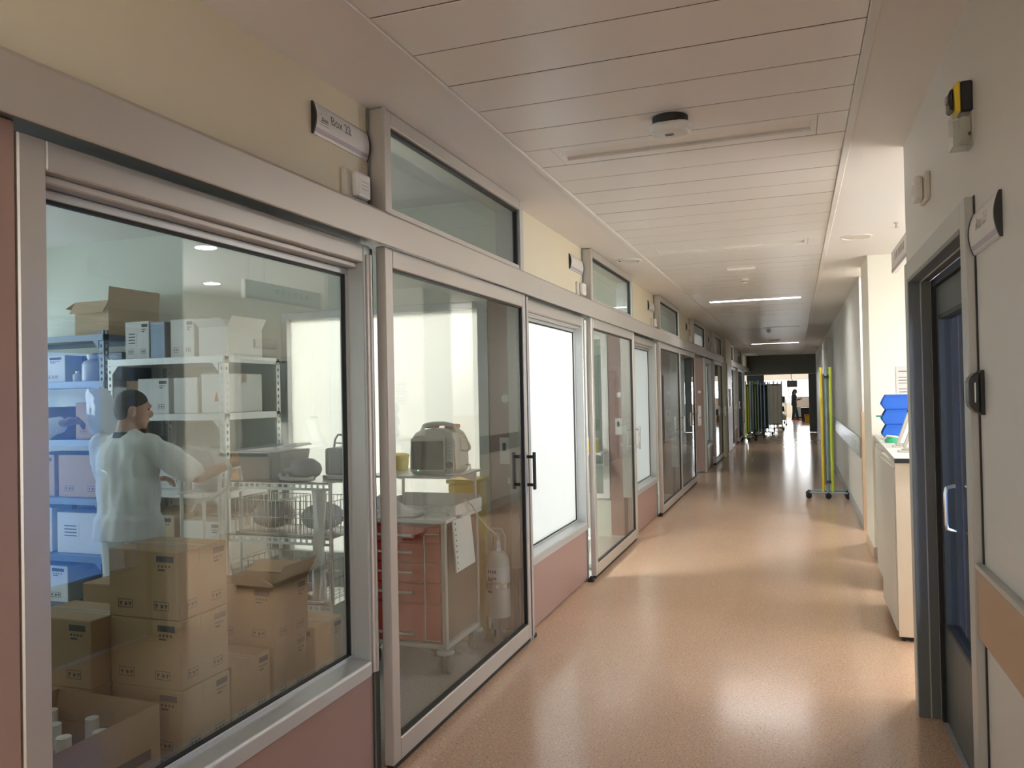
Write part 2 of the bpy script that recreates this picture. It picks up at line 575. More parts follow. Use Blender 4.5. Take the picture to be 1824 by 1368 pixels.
# ------------------------------------------------------------------ left wall
BAYS = [0, 1, 2, 3, 4, 6, 7]
DOORS = [0, 1, 2, 3, 4, 5, 6]
tr_holes = [(2.99 + PITCH * k, 4.76 + PITCH * k, 2.39, 2.825) for k in (0, 1, 2, 3, 4, 5, 6, 7) if 4.76 + PITCH * k < YEND]
wl_ = MB()
for a0, a1, b0, b1 in wall_rects(-5, YEND, 2.30, ZC + .1, tr_holes):
    wl_.box(XW - .09, XW, a0, a1, b0, b1)
wl_.box(XW - .09, XW, -5, 1.33, 0, 2.30)
left = mk('wall_left', wl_, 'paint_cream')
tag(left, 'cream painted left wall above the glazed fronts', 'wall', kind='structure')
mk('panel', MB().box(XW, XW + .015, -1.0, 1.322, .02, 2.258), 'mauve', left, .002)
for k in BAYS:
    y0 = 1.33 + PITCH * k
    if y0 + 1.6 > YEND: continue
    mk('panel', MB().box(XW - .05, XW, y0 + .004, y0 + 1.60, .012, .445), 'mauve', left, .002)
    mk('panel_core', MB().box(XW - .09, XW - .055, y0, y0 + 1.64, 0, .44), 'gap_dark', left)
# pier that replaces the window of the sixth bay
mk('pier', MB().box(XW - .09, -1.56, 19.36, 20.9, 0, ZC), 'paint_cream', left)
mk('panel', MB().box(-1.56, -1.545, 19.5, 20.86, .1, 2.235), 'mauve', left, .003)
mk('panel', MB().box(-1.56, -1.55, 19.37, 20.89, 0, .09), 'beige_laminate', left)

# header casing in lengths, seam by seam
segs = [(-5, 5.053), (5.057, 8.653), (8.657, 12.253), (12.257, 15.853), (15.857, 19.34), (20.92, 25.5), (25.504, YEND - .05)]
hl = ['over the storage room window and first glass door', 'over the first frosted window and second glass door', 'over the second frosted window and third glass door',
      'over the slid-open glass door', 'over the fifth bay window and door', 'over the bays past the cream pier', 'ending at the dark bulkhead']
for i, (a, b) in enumerate(segs):
    t = thing('trim_%d' % (i + 1), 'brushed aluminium track casing ' + hl[i], 'trim', (XH - .09, a, 2.235), kind='structure')
    wp('casing', MB().prism([(XH, 2.24), (XH, 2.375), (XH - .012, 2.388), (-1.80, 2.388), (-1.80, 2.33), (XH - .012, 2.33), (XH - .012, 2.24)], a, b, 'y'), 'aluminium', t, .003)
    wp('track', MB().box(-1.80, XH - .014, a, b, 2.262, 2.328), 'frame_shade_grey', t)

def make_window(n, k, pane, label):
    y0, y1 = 1.33 + PITCH * k, 2.98 + PITCH * k
    i0, i1 = y0 + .075, y1 - .095
    zb, zt = .50, 2.165
    t = thing('window_%d' % n, label, 'window', (XF, y0, .44), kind='structure')
    wp('jamb', MB().box(XG - .02, XF, y0, i0, .44, 2.24), 'aluminium', t, .004)
    wp('jamb', MB().box(XG - .02, XF, i1, y1 - .035, .44, 2.24), 'aluminium_cool', t, .004)
    wp('jamb_cover', MB().cyl((XF + .004, y1 - .06, .45), (XF + .004, y1 - .06, 2.20), .016, n=10), 'aluminium', t, smooth=True)
    wp('head', MB().box(XG - .02, XF, i0, i1, zt, 2.24).box(XG - .02, XF - .03, i0, i1, zt - .022, zt), 'aluminium', t, .004)
    wp('head_bead', MB().box(XG - .012, XG + .022, i0, i1, zt - .048, zt - .024), 'aluminium_cool', t, .002)
    wp('sill', MB().prism([(XG - .02, .44), (XF + .008, .44), (XF + .008, .492), (XF, .50), (XG + .03, .508), (XG - .02, .51)], i0, i1, 'y'), 'aluminium_cool', t, .002)
    wp('sill_bead', MB().box(XG - .01, XG + .02, i0, i1, .505, .522), 'aluminium_cool', t, .002)
    wp('jamb_bead', MB().box(XG - .012, XG + .022, i1 - .018, i1 + .001, .522, zt - .048), 'aluminium_cool', t, .002)
    ga, gb, gc, gd = i0, i1 - .018, .522, zt - .048
    wp('gasket', MB().box(XG, XG + .016, ga, ga + .008, gc, gd).box(XG, XG + .016, gb - .008, gb, gc, gd).box(XG, XG + .016, ga, gb, gd - .009, gd).box(XG, XG + .016, ga, gb, gc, gc + .007), 'black_rubber', t)
    wp('pane', MB().box(XG, XG + .008, ga + .002, gb - .002, gc + .002, gd - .002), pane, t)
    return t
wlab = ['clear storage room window with cartons and a nurse behind it', 'first frosted white window, between first and second glass doors', 'second frosted white window, between second and third glass doors',
        'window half covered by the slid-open glass door', 'narrow-looking window before the last closed glass door', 'window beyond the cream pier', 'farthest window by the dark bulkhead']
wn_ = 0
for k in BAYS:
    if 2.98 + PITCH * k > YEND: continue
    wn_ += 1
    make_window(wn_, k, 'glass_window' if k in (0,) else 'film_white', wlab[wn_ - 1])

def post(k, y, label):
    t = tag(mk('trim_%d' % (20 + k), MB().box(-1.695, XD - .012, y, y + .075, 0, 2.24).box(XD - .012, XD - .004, y + .02, y + .055, 0, 2.24), 'aluminium', None, .004), label, 'trim', kind='structure')
    return t
def post2(k, y, label):
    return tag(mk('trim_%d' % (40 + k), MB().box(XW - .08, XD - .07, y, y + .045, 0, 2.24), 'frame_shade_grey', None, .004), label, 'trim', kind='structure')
ordn = ['first', 'second', 'third', 'fourth', 'fifth', 'sixth', 'seventh', 'eighth']
for k in DOORS:
    post(k, 4.845 + PITCH * k, 'slim aluminium post closing the far side of the %s glass doorway' % ordn[k])
    post2(k, 2.948 + PITCH * k, 'dark aluminium jamb on the near side of the %s glass doorway' % ordn[k])

def d_pull(root, x, y, z0, z1, s, mat, r=.011, off=.05):
    """D shaped pull handle standing off a pane; s = +1 towards the corridor"""
    b = MB()
    b.box(x + s * off - .009, x + s * off + .009, y - .012, y + .012, z0, z1)
    for z in (z0 + .03, z1 - .03):
        b.cyl((x, y, z), (x + s * off, y, z), r, n=10)
    return wp('handle', b, mat, root, .003)

def make_leaf(n, y0, y1, label, hmat, seal=.012):
    t = thing('door_%d' % n, label, 'door', (XD - .022, y0, 0), kind='structure')
    xa, xb = XD - .045, XD
    z0, z1 = .03, 2.245
    wp('stile', MB().box(xa, xb, y0, y0 + .07, z0, z1), 'aluminium', t, .004)
    wp('stile', MB().box(xa, xb, y1 - .05, y1, z0, z1), 'aluminium', t, .004)
    wp('rail', MB().box(xa, xb, y0 + .07, y1 - .05, z1 - .085, z1), 'aluminium', t, .004)
    wp('rail', MB().box(xa, xb, y0 + .07, y1 - .05, z0, z0 + .095), 'aluminium', t, .004)
    wp('bottom_seal', MB().box(xa + .008, xb - .008, y0 + .01, y1 - .01, .006, z0), 'black_rubber', t)
    g0, g1, h0, h1 = y0 + .07, y1 - .05, z0 + .095, z1 - .085
    wp('gasket', MB().box(xa + .01, xb - .008, g0, g0 + .007, h0, h1).box(xa + .01, xb - .008, g1 - .007, g1, h0, h1).box(xa + .01, xb - .008, g0, g1, h1 - .010, h1).box(xa + .01, xb - .008, g0, g1, h0, h0 + .008), 'black_rubber', t)
    wp('edge_seal', MB().box(xa + .004, xb - .006, y1, y1 + seal, z0, z1), 'black_rubber', t)
    wp('pane', MB().box(XD - .028, XD - .018, g0 + .003, g1 - .003, h0 + .003, h1 - .003), 'glass_door', t)
    d_pull(t, XD - .002, y1 - .025, .985, 1.225, 1, hmat)
    d_pull(t, XD - .043, y1 - .025, .985, 1.225, -1, hmat)
    return t
dlab = ['first sliding glass door with black pull handle, red cart behind it', 'second sliding glass door with steel handle, white frame behind it', 'third sliding glass door, next to the slid-open leaf',
        'sliding glass door pushed open over the fourth window', 'fifth sliding glass door, last before the cream pier', 'sliding glass door just past the cream pier', 'farthest sliding glass door, beside the dark folded screens']
for i, k in enumerate(DOORS):
    y0, y1 = 2.972 + PITCH * k, 4.825 + PITCH * k
    if k == 3: y0, y1 = y0 - 1.76, y1 - 1.76
    make_leaf(i + 1, y0, y1, dlab[i], 'black_plastic' if k == 0 else 'steel', .024 if k == 0 else .012)
for k in DOORS:
    yy = (2.90 if k != 0 else 4.905) + (PITCH * k if k != 0 else 0)
    g = tag(mk('floor_guide', MB().box(XD - .055, XD - .002, yy - .03, yy + .03, .0, .028).cyl((XD - .028, yy, .028), (XD - .028, yy, .045), .014, n=10), 'black_rubber', None, .004),
            'black floor guide at the foot of the %s glass door' % ordn[k], 'door guide', 'black door floor guides')

def make_transom(n, k, label):
    y0, y1 = 2.965 + PITCH * k, 4.785 + PITCH * k
    za, zb = 2.390, 2.836
    t = thing('window_%d' % n, label, 'window', (XW, y0, za), kind='structure')
    xf = -1.63
    wp('jamb', MB().box(-1.80, xf, y0, y0 + .062, za, zb), 'aluminium', t, .003)
    wp('jamb_cover', MB().box(xf - .012, xf + .006, y0 - .006, y0 + .012, za, zb), 'aluminium', t, .002)
    wp('jamb', MB().box(-1.80, xf, y1 - .062, y1, za, zb), 'aluminium_cool', t, .003)
    wp('head', MB().box(-1.80, xf, y0 + .062, y1 - .062, zb - .062, zb), 'aluminium', t, .003)
    wp('bead', MB().box(xf - .05, xf - .01, y0 + .062, y1 - .062, za, za + .03), 'aluminium', t, .002)
    g0, g1, h0, h1 = y0 + .062, y1 - .062, za + .03, zb - .062
    wp('gasket', MB().box(xf - .045, xf - .018, g0, g1, h1 - .014, h1).box(xf - .045, xf - .018, g1 - .02, g1, h0, h1), 'black_rubber', t)
    wp('pane', MB().box(xf - .036, xf - .028, g0 + .002, g1 - .002, h0 + .001, h1 - .003), 'glass_transom', t)
    return t
for k in range(7):
    make_transom(10 + k, k, 'transom pane over the %s glass doorway, up to the ceiling' % ordn[k])

# ------------------------------------------------------------------ glazed rooms behind the left fronts
rooms = MB()
ext_holes = [(1.75 + PITCH * k, 4.65 + PITCH * k, .85, 2.6) for k in range(8) if 4.65 + PITCH * k < YEND]
for a0, a1, b0, b1 in wall_rects(1.2, YEND, 0, 2.95, ext_holes):
    rooms.box(-6.7, -6.6, a0, a1, b0, b1)
ext = tag(mk('wall_outer', rooms, 'paint_pale_yellow'), 'outer wall of the box rooms with wide daylight windows', 'wall', kind='structure')
rc = tag(mk('ceiling', MB().box(-6.7, -1.80, 1.2, YEND, 2.93, 3.0), 'plaster'), 'white ceiling of the glazed box rooms', 'ceiling', kind='structure')
for k, (a0, a1, b0, b1) in enumerate(ext_holes):
    t = thing('window_%d' % (30 + k), 'outer daylight window of the %s box room' % ordn[k], 'window', (-6.65, a0, b0), kind='structure')
    wp('frame', MB().box(-6.69, -6.61, a0, a0 + .05, b0, b1).box(-6.69, -6.61, a1 - .05, a1, b0, b1).box(-6.69, -6.61, a0 + .05, a1 - .05, b0, b0 + .05).box(-6.69, -6.61, a0 + .05, a1 - .05, b1 - .05, b1).box(-6.69, -6.61, (a0 + a1) / 2 - .03, (a0 + a1) / 2 + .03, b0 + .05, b1 - .05), 'white_plastic', t)
    wp('pane', MB().box(-6.655, -6.647, a0 + .05, a1 - .05, b0 + .05, b1 - .05), 'glass_outer', t)
    L = (2.6, 3.4, 4.8, 3.4, 2.2, 1.8, 1.5, 1.5)[k]
    daylight((-6.72, (a0 + a1) / 2, (b0 + b1) / 2), RX_POS, b1 - b0, a1 - a0, L, (.72, .87, 1.0) if k == 0 else (.95, .98, 1.0))
tag(mk('wall_near', MB().box(-6.6, -1.80, 1.2, 1.28, 0, 2.93), 'paint_green_grey'), 'near partition of the storage room', 'wall', kind='structure')

def added_room_light(x, y, power, label):  # added lamps without a seen fitting, to brighten blind and end room
    t = thing('added_panel_light', label, 'ceiling light', (x, y, 2.93), group='added square room lights')
    mk('frame', MB().box(-.31, .31, -.31, -.285, -.02, 0).box(-.31, .31, .285, .31, -.02, 0).box(-.31, -.285, -.285, .285, -.02, 0).box(.285, .31, -.285, .285, -.02, 0), 'white_plastic', t)
    mk('diffuser', MB().box(-.285, .285, -.285, .285, -.008, 0), 'lamp_on', t)
    lo = lamp((0, 0, 0), power, .56, .56, (1, .985, .96)); lo.parent = t; lo.location = (0, 0, -.012)
added_room_light(-2.9, 6.0, 85, 'added ceiling light in the second box room, brightening the partition blind')
added_room_light(-.8, 31.15, 180, 'added ceiling light brightening the white pleated screen')
added_room_light(.6, 37.0, 110, 'added ceiling light brightening the end room')

def partition(k, pane, frame):
    y = 4.97 + PITCH * k
    hx0, hx1, hz0, hz1 = -3.62, -1.96, .42, 2.24
    b = MB()
    for a0, a1, b0, b1 in wall_rects(-6.6, -1.73, 0, 2.93, [(hx0, hx1, hz0, hz1)]):
        b.box(a0, a1, y, y + .08, b0, b1)
    t = tag(mk('wall_partition', b, 'paint_green_grey', loc=(0, 0, 0)), 'pale partition wall at the far side of the %s box room' % ordn[k], 'wall', kind='structure')
    mk('panel', MB().box(-1.955, -1.73, y - .014, y - .001, .02, 2.30), 'mauve', t, .002)
    if k == 3:
        mk('panel', MB().box(-1.955, -1.70, y - .142, y - .128, .02, 2.235), 'mauve', t, .002)
        mk('switch_plate', MB().box(-1.80, -1.745, y - .150, y - .1425, 1.08, 1.30), 'white_plastic', t, .003)
        mk('socket', MB().box(-1.80, -1.745, y - .150, y - .1425, .92, 1.06), 'white_plastic', t, .003)
        mk('call_button', MB().cyl((-1.77, y - .155, 1.57), (-1.77, y - .1425, 1.57), .03, n=18), 'white_plastic', t, .003)
    fw = .05
    fb = MB().box(hx0, hx0 + fw, y - .02, y + .07, hz0, hz1).box(hx1 - .075, hx1, y - .02, y + .07, hz0, hz1).box(hx0 + fw, hx1 - .075, y - .02, y + .07, hz1 - fw, hz1).box(hx0 + fw, hx1 - .075, y - .02, y + .07, hz0, hz0 + fw)
    w = mk('frame', fb, frame, t, .003)
    mk('pane', MB().box(hx0 + fw, hx1 - .075, y + .03, y + .038, hz0 + fw, hz1 - fw), pane, t)
    if k < 4:
        mk('switch_plate', MB().box(-1.885, -1.80, y - .024, y - .015, 1.13, 1.31), 'white_plastic', t, .003)
        mk('rocker', MB().box(-1.862, -1.838, y - .029, y - .0245, 1.22, 1.275), 'black_plastic', t, .001)
        mk('call_button', MB().cyl((-1.835, y - .030, 1.57), (-1.835, y - .015, 1.57), .03, n=18), 'white_plastic', t, .003)
        mk('socket', MB().box(-1.83, -1.79, y - .022, y - .015, 1.0, 1.04), 'white_plastic', t, .002)
    return t
for k in range(7):
    partition(k, 'blind_cream' if k == 0 else 'glass_door', 'aluminium_cool' if k == 0 else 'white_plastic')

# ------------------------------------------------------------------ right side
wr = MB()
for a0, a1, b0, b1 in wall_rects(-5, 4.5, 0, ZC, [(2.97, 4.26, 0, 2.14), (-3.9, -1.3, .5, 2.4)]):
    wr.box(XR, XR + .2, a0, a1, b0, b1)
wr.box(XR + .2, 3.0, 4.38, 4.5, 0, ZC)
right = tag(mk('wall_right', wr, 'paint_white'), 'off-white near right wall around the dark grey door', 'wall', kind='structure')
wb_ = MB()
for a0, a1, b0, b1 in wall_rects(4.4, 9.7, 0, ZC, [(4.85, 6.95, .9, 2.5), (8.0, 9.0, 0, 2.1)]):
    wb_.box(2.92, 3.02, a0, a1, b0, b1)
tag(mk('wall_alcove', wb_, 'paint_pale_yellow'), 'pale back wall of the bright counter alcove', 'wall', kind='structure')
daylight((3.06, 5.9, 1.7), RX_NEG, 1.6, 2.1, 5.6, (1, .99, .965))
t = thing('window_50', 'daylight window in the alcove back wall', 'window', (2.97, 4.85, .9), kind='structure')
wp('frame', MB().box(2.93, 3.01, 4.85, 4.9, .9, 2.5).box(2.93, 3.01, 6.9, 6.95, .9, 2.5).box(2.93, 3.01, 4.9, 6.9, .9, .95).box(2.93, 3.01, 4.9, 6.9, 2.45, 2.5).box(2.93, 3.01, 5.88, 5.92, .95, 2.45), 'white_plastic', t)
wp('pane', MB().box(2.965, 2.972, 4.9, 6.9, .95, 2.45), 'glass_outer', t)
t = thing('door_20', 'dark glazed door in the alcove back wall, seen in the window reflection', 'door', (2.97, 8.0, 0), kind='structure')
wp('frame', MB().box(2.88, 3.02, 7.93, 8.0, 0, 2.17).box(2.88, 3.02, 9.0, 9.07, 0, 2.17).box(2.88, 3.02, 8.0, 9.0, 2.1, 2.17), 'frame_grey', t, .003)
wp('leaf', MB().box(2.95, 2.99, 8.0, 9.0, .01, 2.1), 'dark_grey_door', t)
wp('pane', MB().box(2.944, 2.949, 8.2, 8.8, .9, 1.9), 'glass_door', t)

t = thing('window_51', 'assumed daylight window in the right wall behind the camera', 'window', (.65, -3.9, .5), kind='structure')
wp('frame', MB().box(.60, .68, -3.9, -3.85, .5, 2.4).box(.60, .68, -1.35, -1.3, .5, 2.4).box(.60, .68, -3.85, -1.35, .5, .55).box(.60, .68, -3.85, -1.35, 2.35, 2.4), 'white_plastic', t)
wp('pane', MB().box(.638, .645, -3.85, -1.35, .55, 2.35), 'glass_outer', t)
daylight((.72, -2.6, 1.45), RX_NEG, 1.9, 2.6, 4.6, (1, .98, .94))  # unseen window placed here to light the near left wall
# column and far right wall
colm = tag(mk('wall_column', MB().box(.655, 1.35, 8.08, 8.85, 0, ZC), 'paint_pale_yellow', None, .004), 'pale yellow square column beside the counter', 'wall', kind='structure')
mk('skirting', MB().box(.643, .655, 8.075, 8.855, 0, .10).box(.643, 1.35, 8.068, 8.08, 0, .10), 'beige_laminate', colm, .003)
w2 = MB()
for a0, a1, b0, b1 in wall_rects(9.6, YEND, 0, ZC, [(17.3, 18.5, 0, 2.1), (24.2, 25.4, 0, 2.1)]):
    w2.box(XR2, XR2 + .1, a0, a1, b0, b1)
w2.box(XR2 + .1, 3.0, 9.6, 9.7, 0, ZC)
far_r = tag(mk('wall_far_right', w2, 'paint_white'), 'off-white right wall beyond the column', 'wall', kind='structure')
mk('end_panel', MB().box(XR2 - .004, XR2 + .3, 9.585, 9.6, .0, 1.33).box(XR2 - .012, XR2, 9.585, 9.72, 0, 1.33), 'beige_laminate', far_r, .002)
mk('skirting', MB().box(XR2 - .012, XR2, 9.73, 17.2, 0, .12).box(XR2 - .012, XR2, 18.6, 24.1, 0, .12).box(XR2 - .012, XR2, 25.5, YEND, 0, .12), 'grey_plastic', far_r, .003)
for i, (a, lb) in enumerate([(17.3, 'grey door in the far right wall behind the folded screen'), (24.2, 'farther grey door in the right wall near the bulkhead')]):
    t = thing('door_%d' % (21 + i), lb, 'door', (XR2, a, 0), kind='structure')
    wp('frame', MB().box(XR2 - .02, XR2 + .1, a - .07, a, 0, 2.17).box(XR2 - .02, XR2 + .1, a + 1.2, a + 1.27, 0, 2.17).box(XR2 - .02, XR2 + .1, a, a + 1.2, 2.1, 2.17), 'frame_grey', t, .003)
    wp('leaf', MB().box(XR2 + .03, XR2 + .07, a, a + 1.2, .01, 2.1), 'dark_grey_door', t)
    wp('handle', MB().tube([(XR2 + .03, a + .12, .95), (XR2 - .02, a + .12, .95), (XR2 - .02, a + .12, 1.2), (XR2 + .03, a + .12, 1.2)], .01), 'steel', t, smooth=True)
def rail(n, x, y0, y1, mat, label, topmat):
    t = thing('trim_%d' % n, label, 'bumper rail', (x, y0, .79), kind='structure')
    wp('board', MB().box(x - .022, x, y0, y1, .795, 1.012), mat, t, .003)
    wp('cap', MB().box(x - .026, x, y0, y1, 1.013, 1.03), topmat, t, .002)
    return t
rail(60, XR, -4, 2.868, 'wood_laminate', 'wood-look bumper rail with metal edge on the near right wall', 'frame_grey')
rail(61, XR2, 9.78, 17.15, 'rail_steel', 'shiny steel bumper rail on the wall behind the folded screen', 'steel')
rail(62, XR2, 18.7, 24.0, 'rail_steel', 'far steel bumper rail between the two grey doors', 'steel')
# service riser by the far door
tag(mk('trim_63', MB().box(XR2 - .10, XR2, 16.55, 16.85, 0, ZC - .25), 'frame_grey', None, .004), 'tall grey service duct on the right wall beyond the screen', 'trim', kind='structure')

# dark grey door of the near right room
t = thing('door_30', 'recessed dark grey door with wide metal frame on the near right', 'door', (XR, 2.97, 0), kind='structure')
xf = .522
wp('architrave', MB().box(xf, XR + .01, 2.87, 2.955, 0, 2.205).box(xf, XR + .01, 4.275, 4.36, 0, 2.205).box(xf, XR + .01, 2.955, 4.275, 2.12, 2.205), 'frame_grey', t, .003)
wp('reveal', MB().box(XR - .02, .62, 2.94, 2.975, 0, 2.14).box(xf + .002, .62, 4.255, 4.285, 0, 2.14).box(xf + .002, .62, 2.975, 4.255, 2.105, 2.14), 'frame_shade_grey', t, .002)  # same metal as the architrave, recess shade put into a darker colour
wp('reveal_bead', MB().box(.575, .58, 4.249, 4.2555, 0, 2.105).box(.575, .58, 2.975, 4.2545, 2.099, 2.1055), 'frame_grey', t)
wp('rubber_seal', MB().box(.622, .648, 4.215, 4.255, 0, 2.105).box(.622, .648, 2.975, 4.215, 2.07, 2.105), 'black_rubber', t)
lf = MB()
for a0, a1, b0, b1 in wall_rects(2.98, 4.212, .012, 2.068, [(3.06, 4.145, .47, 1.93)]):
    lf.box(.638, .682, a0, a1, b0, b1)
leaf = wp('leaf', lf, 'dark_grey_door', t, .002)
wp('glazing_bead', MB().box(.632, .688, 3.06, 3.08, .47, 1.93).box(.632, .688, 4.125, 4.145, .47, 1.93).box(.632, .688, 3.08, 4.125, .47, .49).box(.632, .688, 3.08, 4.125, 1.91, 1.93), 'black_rubber', t)
wp('pane', MB().box(.656, .664, 3.08, 4.125, .49, 1.91), 'glass_fire', t)
wp('handle', MB().tube([(.638, 3.86, .965), (.605, 3.86, .975), (.600, 3.86, 1.0), (.600, 3.86, 1.13), (.605, 3.86, 1.155), (.638, 3.86, 1.165)], .009), 'steel', t, smooth=True)
wp('shadow_joint', MB().box(XR - .004, XR + .001, 2.855, 2.869, 0, 2.205), 'black_rubber', t)

# room behind that door
r25 = MB().box(3.3, 3.4, 1.2, 4.38, 0, 2.84).box(XR + .2, 3.3, 4.30, 4.38, 0, 2.84)
for a0, a1, b0, b1 in wall_rects(XR + .2, 3.3, 0, 2.84, [(2.5, 3.25, .5, 2.6)]):
    r25.box(a0, a1, 1.2, 1.3, b0, b1)
tag(mk('wall_box_room', r25, 'blue_wall'), 'invented blue walls behind the dark right-hand door, tinting the window reflection', 'wall', kind='structure')  # blue invented to give the storage window its blue reflection
tag(mk('ceiling', MB().box(XR + .2, 3.4, 1.2, 4.38, ZC, ZC + .08), 'plaster'), 'ceiling of the room behind the dark right-hand door', 'ceiling', kind='structure')
daylight((2.875, 1.15, 1.55), (math.pi / 2, 0, 0), .75, 2.1, 31.0)  # lamp added at an unseen opening, lights the blue walls for the reflection

t = thing('view_blocker', 'added dark blocker just inside the dark right-hand door', 'cabinet', (.86, 4.23, 0))  # unseen block added to keep blue light out of the direct pane view
wp('blocker_body', MB().box(.76, .97, 4.16, 4.295, 0, 2.2), 'dark_grey_door', t, .004)
wp('door_panel', MB().box(.765, .965, 4.148, 4.158, .05, 2.18), 'dark_grey_door', t, .002)
# ------------------------------------------------------------------ ends of the corridor
bulk = MB().box(-1.8, XR2 + .1, YEND, YEND + .25, 2.13, ZC + .1)
tag(mk('wall_bulkhead', bulk, 'bulkhead_backlit'), 'dark bulkhead over the opening at the corridor end', 'wall', kind='structure')
t = thing('door_40', 'dark open door leaves framing the bright end room', 'door', (-1.1, YEND, 0), kind='structure')
wp('leaf', MB().box(-1.72, -1.11, YEND + .02, YEND + .1, .01, 2.125), 'dark_grey_door', t)
wp('leaf', MB().box(.43, .69, YEND + .02, YEND + .1, .01, 2.125), 'dark_grey_door', t)
rw = MB()
for a0, a1, b0, b1 in wall_rects(-1.8, XR, 0, ZC, [(-1.5, .3, .7, 2.5)]): rw.box(a0, a1, -5.1, -5.0, b0, b1)
t = thing('window_70', 'assumed daylight window closing the corridor behind the camera', 'window', (-.6, -5.05, .7), kind='structure')
wp('frame', MB().box(-1.5, -1.45, -5.09, -5.01, .7, 2.5).box(.25, .3, -5.09, -5.01, .7, 2.5).box(-1.45, .25, -5.09, -5.01, .7, .75).box(-1.45, .25, -5.09, -5.01, 2.45, 2.5), 'white_plastic', t)
wp('pane', MB().box(-1.45, .25, -5.054, -5.047, .75, 2.45), 'glass_outer', t)
daylight((-.6, -5.15, 1.6), (math.pi / 2, 0, 0), 1.8, 1.8, 1.5, (1, .98, .95))  # weak fill from behind, its window is unseen and added
tag(mk('wall_rear', rw, 'paint_cream'), 'wall closing the corridor behind the camera', 'wall', kind='structure')
er = MB()
er.box(-4.3, -4.2, YEND + .2, 47.2, 0, 3).box(4.2, 4.3, YEND + .2, 47.2, 0, 3).box(-4.3, -1.8, YEND, YEND + .2, 0, 3).box(XR2 + .1, 4.3, YEND, YEND + .2, 0, 3)
for a0, a1, b0, b1 in wall_rects(-4.3, 4.3, 0, 3.0, [(-3.6, 3.6, .75, 2.15)]):
    er.box(a0, a1, 47.2, 47.3, b0, b1)
tag(mk('wall_end', er, 'paint_pale_yellow'), 'walls of the bright room at the corridor end', 'wall', kind='structure')
tag(mk('ceiling', MB().box(-4.3, 4.3, YEND + .2, 47.3, 2.9, 3.0), 'plaster'), 'ceiling of the bright room at the corridor end', 'ceiling', kind='structure')
t = thing('window_60', 'glaring window band of the end room', 'window', (0, 47.25, .75), kind='structure')
fb = MB().box(-3.6, 3.6, 47.21, 47.29, .75, .8).box(-3.6, 3.6, 47.21, 47.29, 2.1, 2.15)
for x in (-3.6, -1.2, -.42, 1.15, 3.55): fb.box(x, x + .06, 47.21, 47.29, .8, 2.1)
wp('frame', fb, 'white_plastic', t)
wp('pane', MB().box(-3.55, 3.55, 47.247, 47.253, .8, 2.1), 'glass_outer', t)
daylight((0, 47.4, 1.45), (-math.pi / 2, 0, 0), 7.2, 1.4, 10.0)

# ================================================================== wall signs
def sign(name_lab, x, y0, y1, z0, z1, s, text=None, ink='print_grey', icon=True, group='curved room signs'):
    """convex aluminium sign; s=+1 bulges towards +x (left wall), -1 towards -x"""
    t = thing('room_sign', name_lab, 'sign', (x, (y0 + y1) / 2, z0), group=group)
    h = z1 - z0
    dep = .014
    def bul(z): u = (z - z0) / h * 2 - 1; return x + s * (.006 + dep * (1 - u * u))
    N = 10
    zs = [z0 + h * i / N for i in range(N + 1)]
    prof = [(bul(z), z) for z in zs]
    body = MB(); vs = []; fs = []
    ring = [(x, z0)] + prof + [(x, z1)]
    plate = wp('plate', MB().prism(ring, y0 + .008, y1 - .008, 'y'), 'sign_white', t, smooth=True)
    wp('end_cap', MB().prism([(a + s * .002 * (i not in (0, len(ring) - 1)), b) for i, (a, b) in enumerate(ring)], y0, y0 + .008, 'y'), 'black_plastic', t)
    wp('end_cap', MB().prism([(a + s * .002 * (i not in (0, len(ring) - 1)), b) for i, (a, b) in enumerate(ring)], y1 - .008, y1, 'y'), 'black_plastic', t)
    def strip(name, ya, yb, za, zb, mat, n=4):
        b = MB()
        for i in range(n):
            a, c = za + (zb - za) * i / n, za + (zb - za) * (i + 1) / n
            q = [(bul(a) + s * .0008, ya, a), (bul(a) + s * .0008, yb, a), (bul(c) + s * .0008, yb, c), (bul(c) + s * .0008, ya, c)]
            b.quad(*q)
        return wp(name, b, mat, plate)
    strip('colour_band', y0 + .009, y1 - .009, z0 + .010, z0 + .026, 'lilac')
    strip('edge', y0 + .009, y1 - .009, z0 + .001, z0 + .006, 'aluminium')
    strip('edge', y0 + .009, y1 - .009, z1 - .006, z1 - .001, 'aluminium')
    def yy(u): return y0 + u if s > 0 else y1 - u      # reading direction runs from the sign's left
    if icon:
        u0, w, za, zb = .030, .062, z0 + .042, z0 + .108
        for (a, b_, c, d) in [(0, w, 0, .0015), (0, w, .0645, .066), (0, .0015, 0, .066), (w - .0015, w, 0, .066),
                              (.008, .011, .008, .045), (.011, .056, .016, .021), (.011, .056, .009, .0115), (.014, .024, .023, .030), (.026, .054, .023, .026), (.006, .012, .052, .054), (.030, .036, .055, .058), (.044, .05, .05, .053)]:
            ya, yb = sorted((yy(u0 + a), yy(u0 + b_)))
            strip('pictogram', ya, yb, za + c, za + d, ink, 1)
    if text:
        me = text_mesh(text, .052)
        ux = .105
        for v in me.vertices:
            u, zz = v.co.x + ux, v.co.y + z0 + .062
            v.co = Vector((bul(zz) + s * .0012, yy(u), zz)) - t.location
        mk('lettering', me, ink, plate)
    return t
PY = PITCH
sign('curved white room sign reading Box 22 above the storage room window', XW, 2.545, 2.953, 2.608, 2.732, 1, 'Box 22')
sg = ['blank-looking curved sign beside the second transom', 'curved sign beside the third transom', 'curved sign beside the fourth transom', 'curved sign beside the fifth transom']
for k in range(1, 5):
    sign(sg[k - 1], XW, 2.545 + PY * k, 2.953 + PY * k, 2.608, 2.732, 1, None, 'print_light', icon=False)
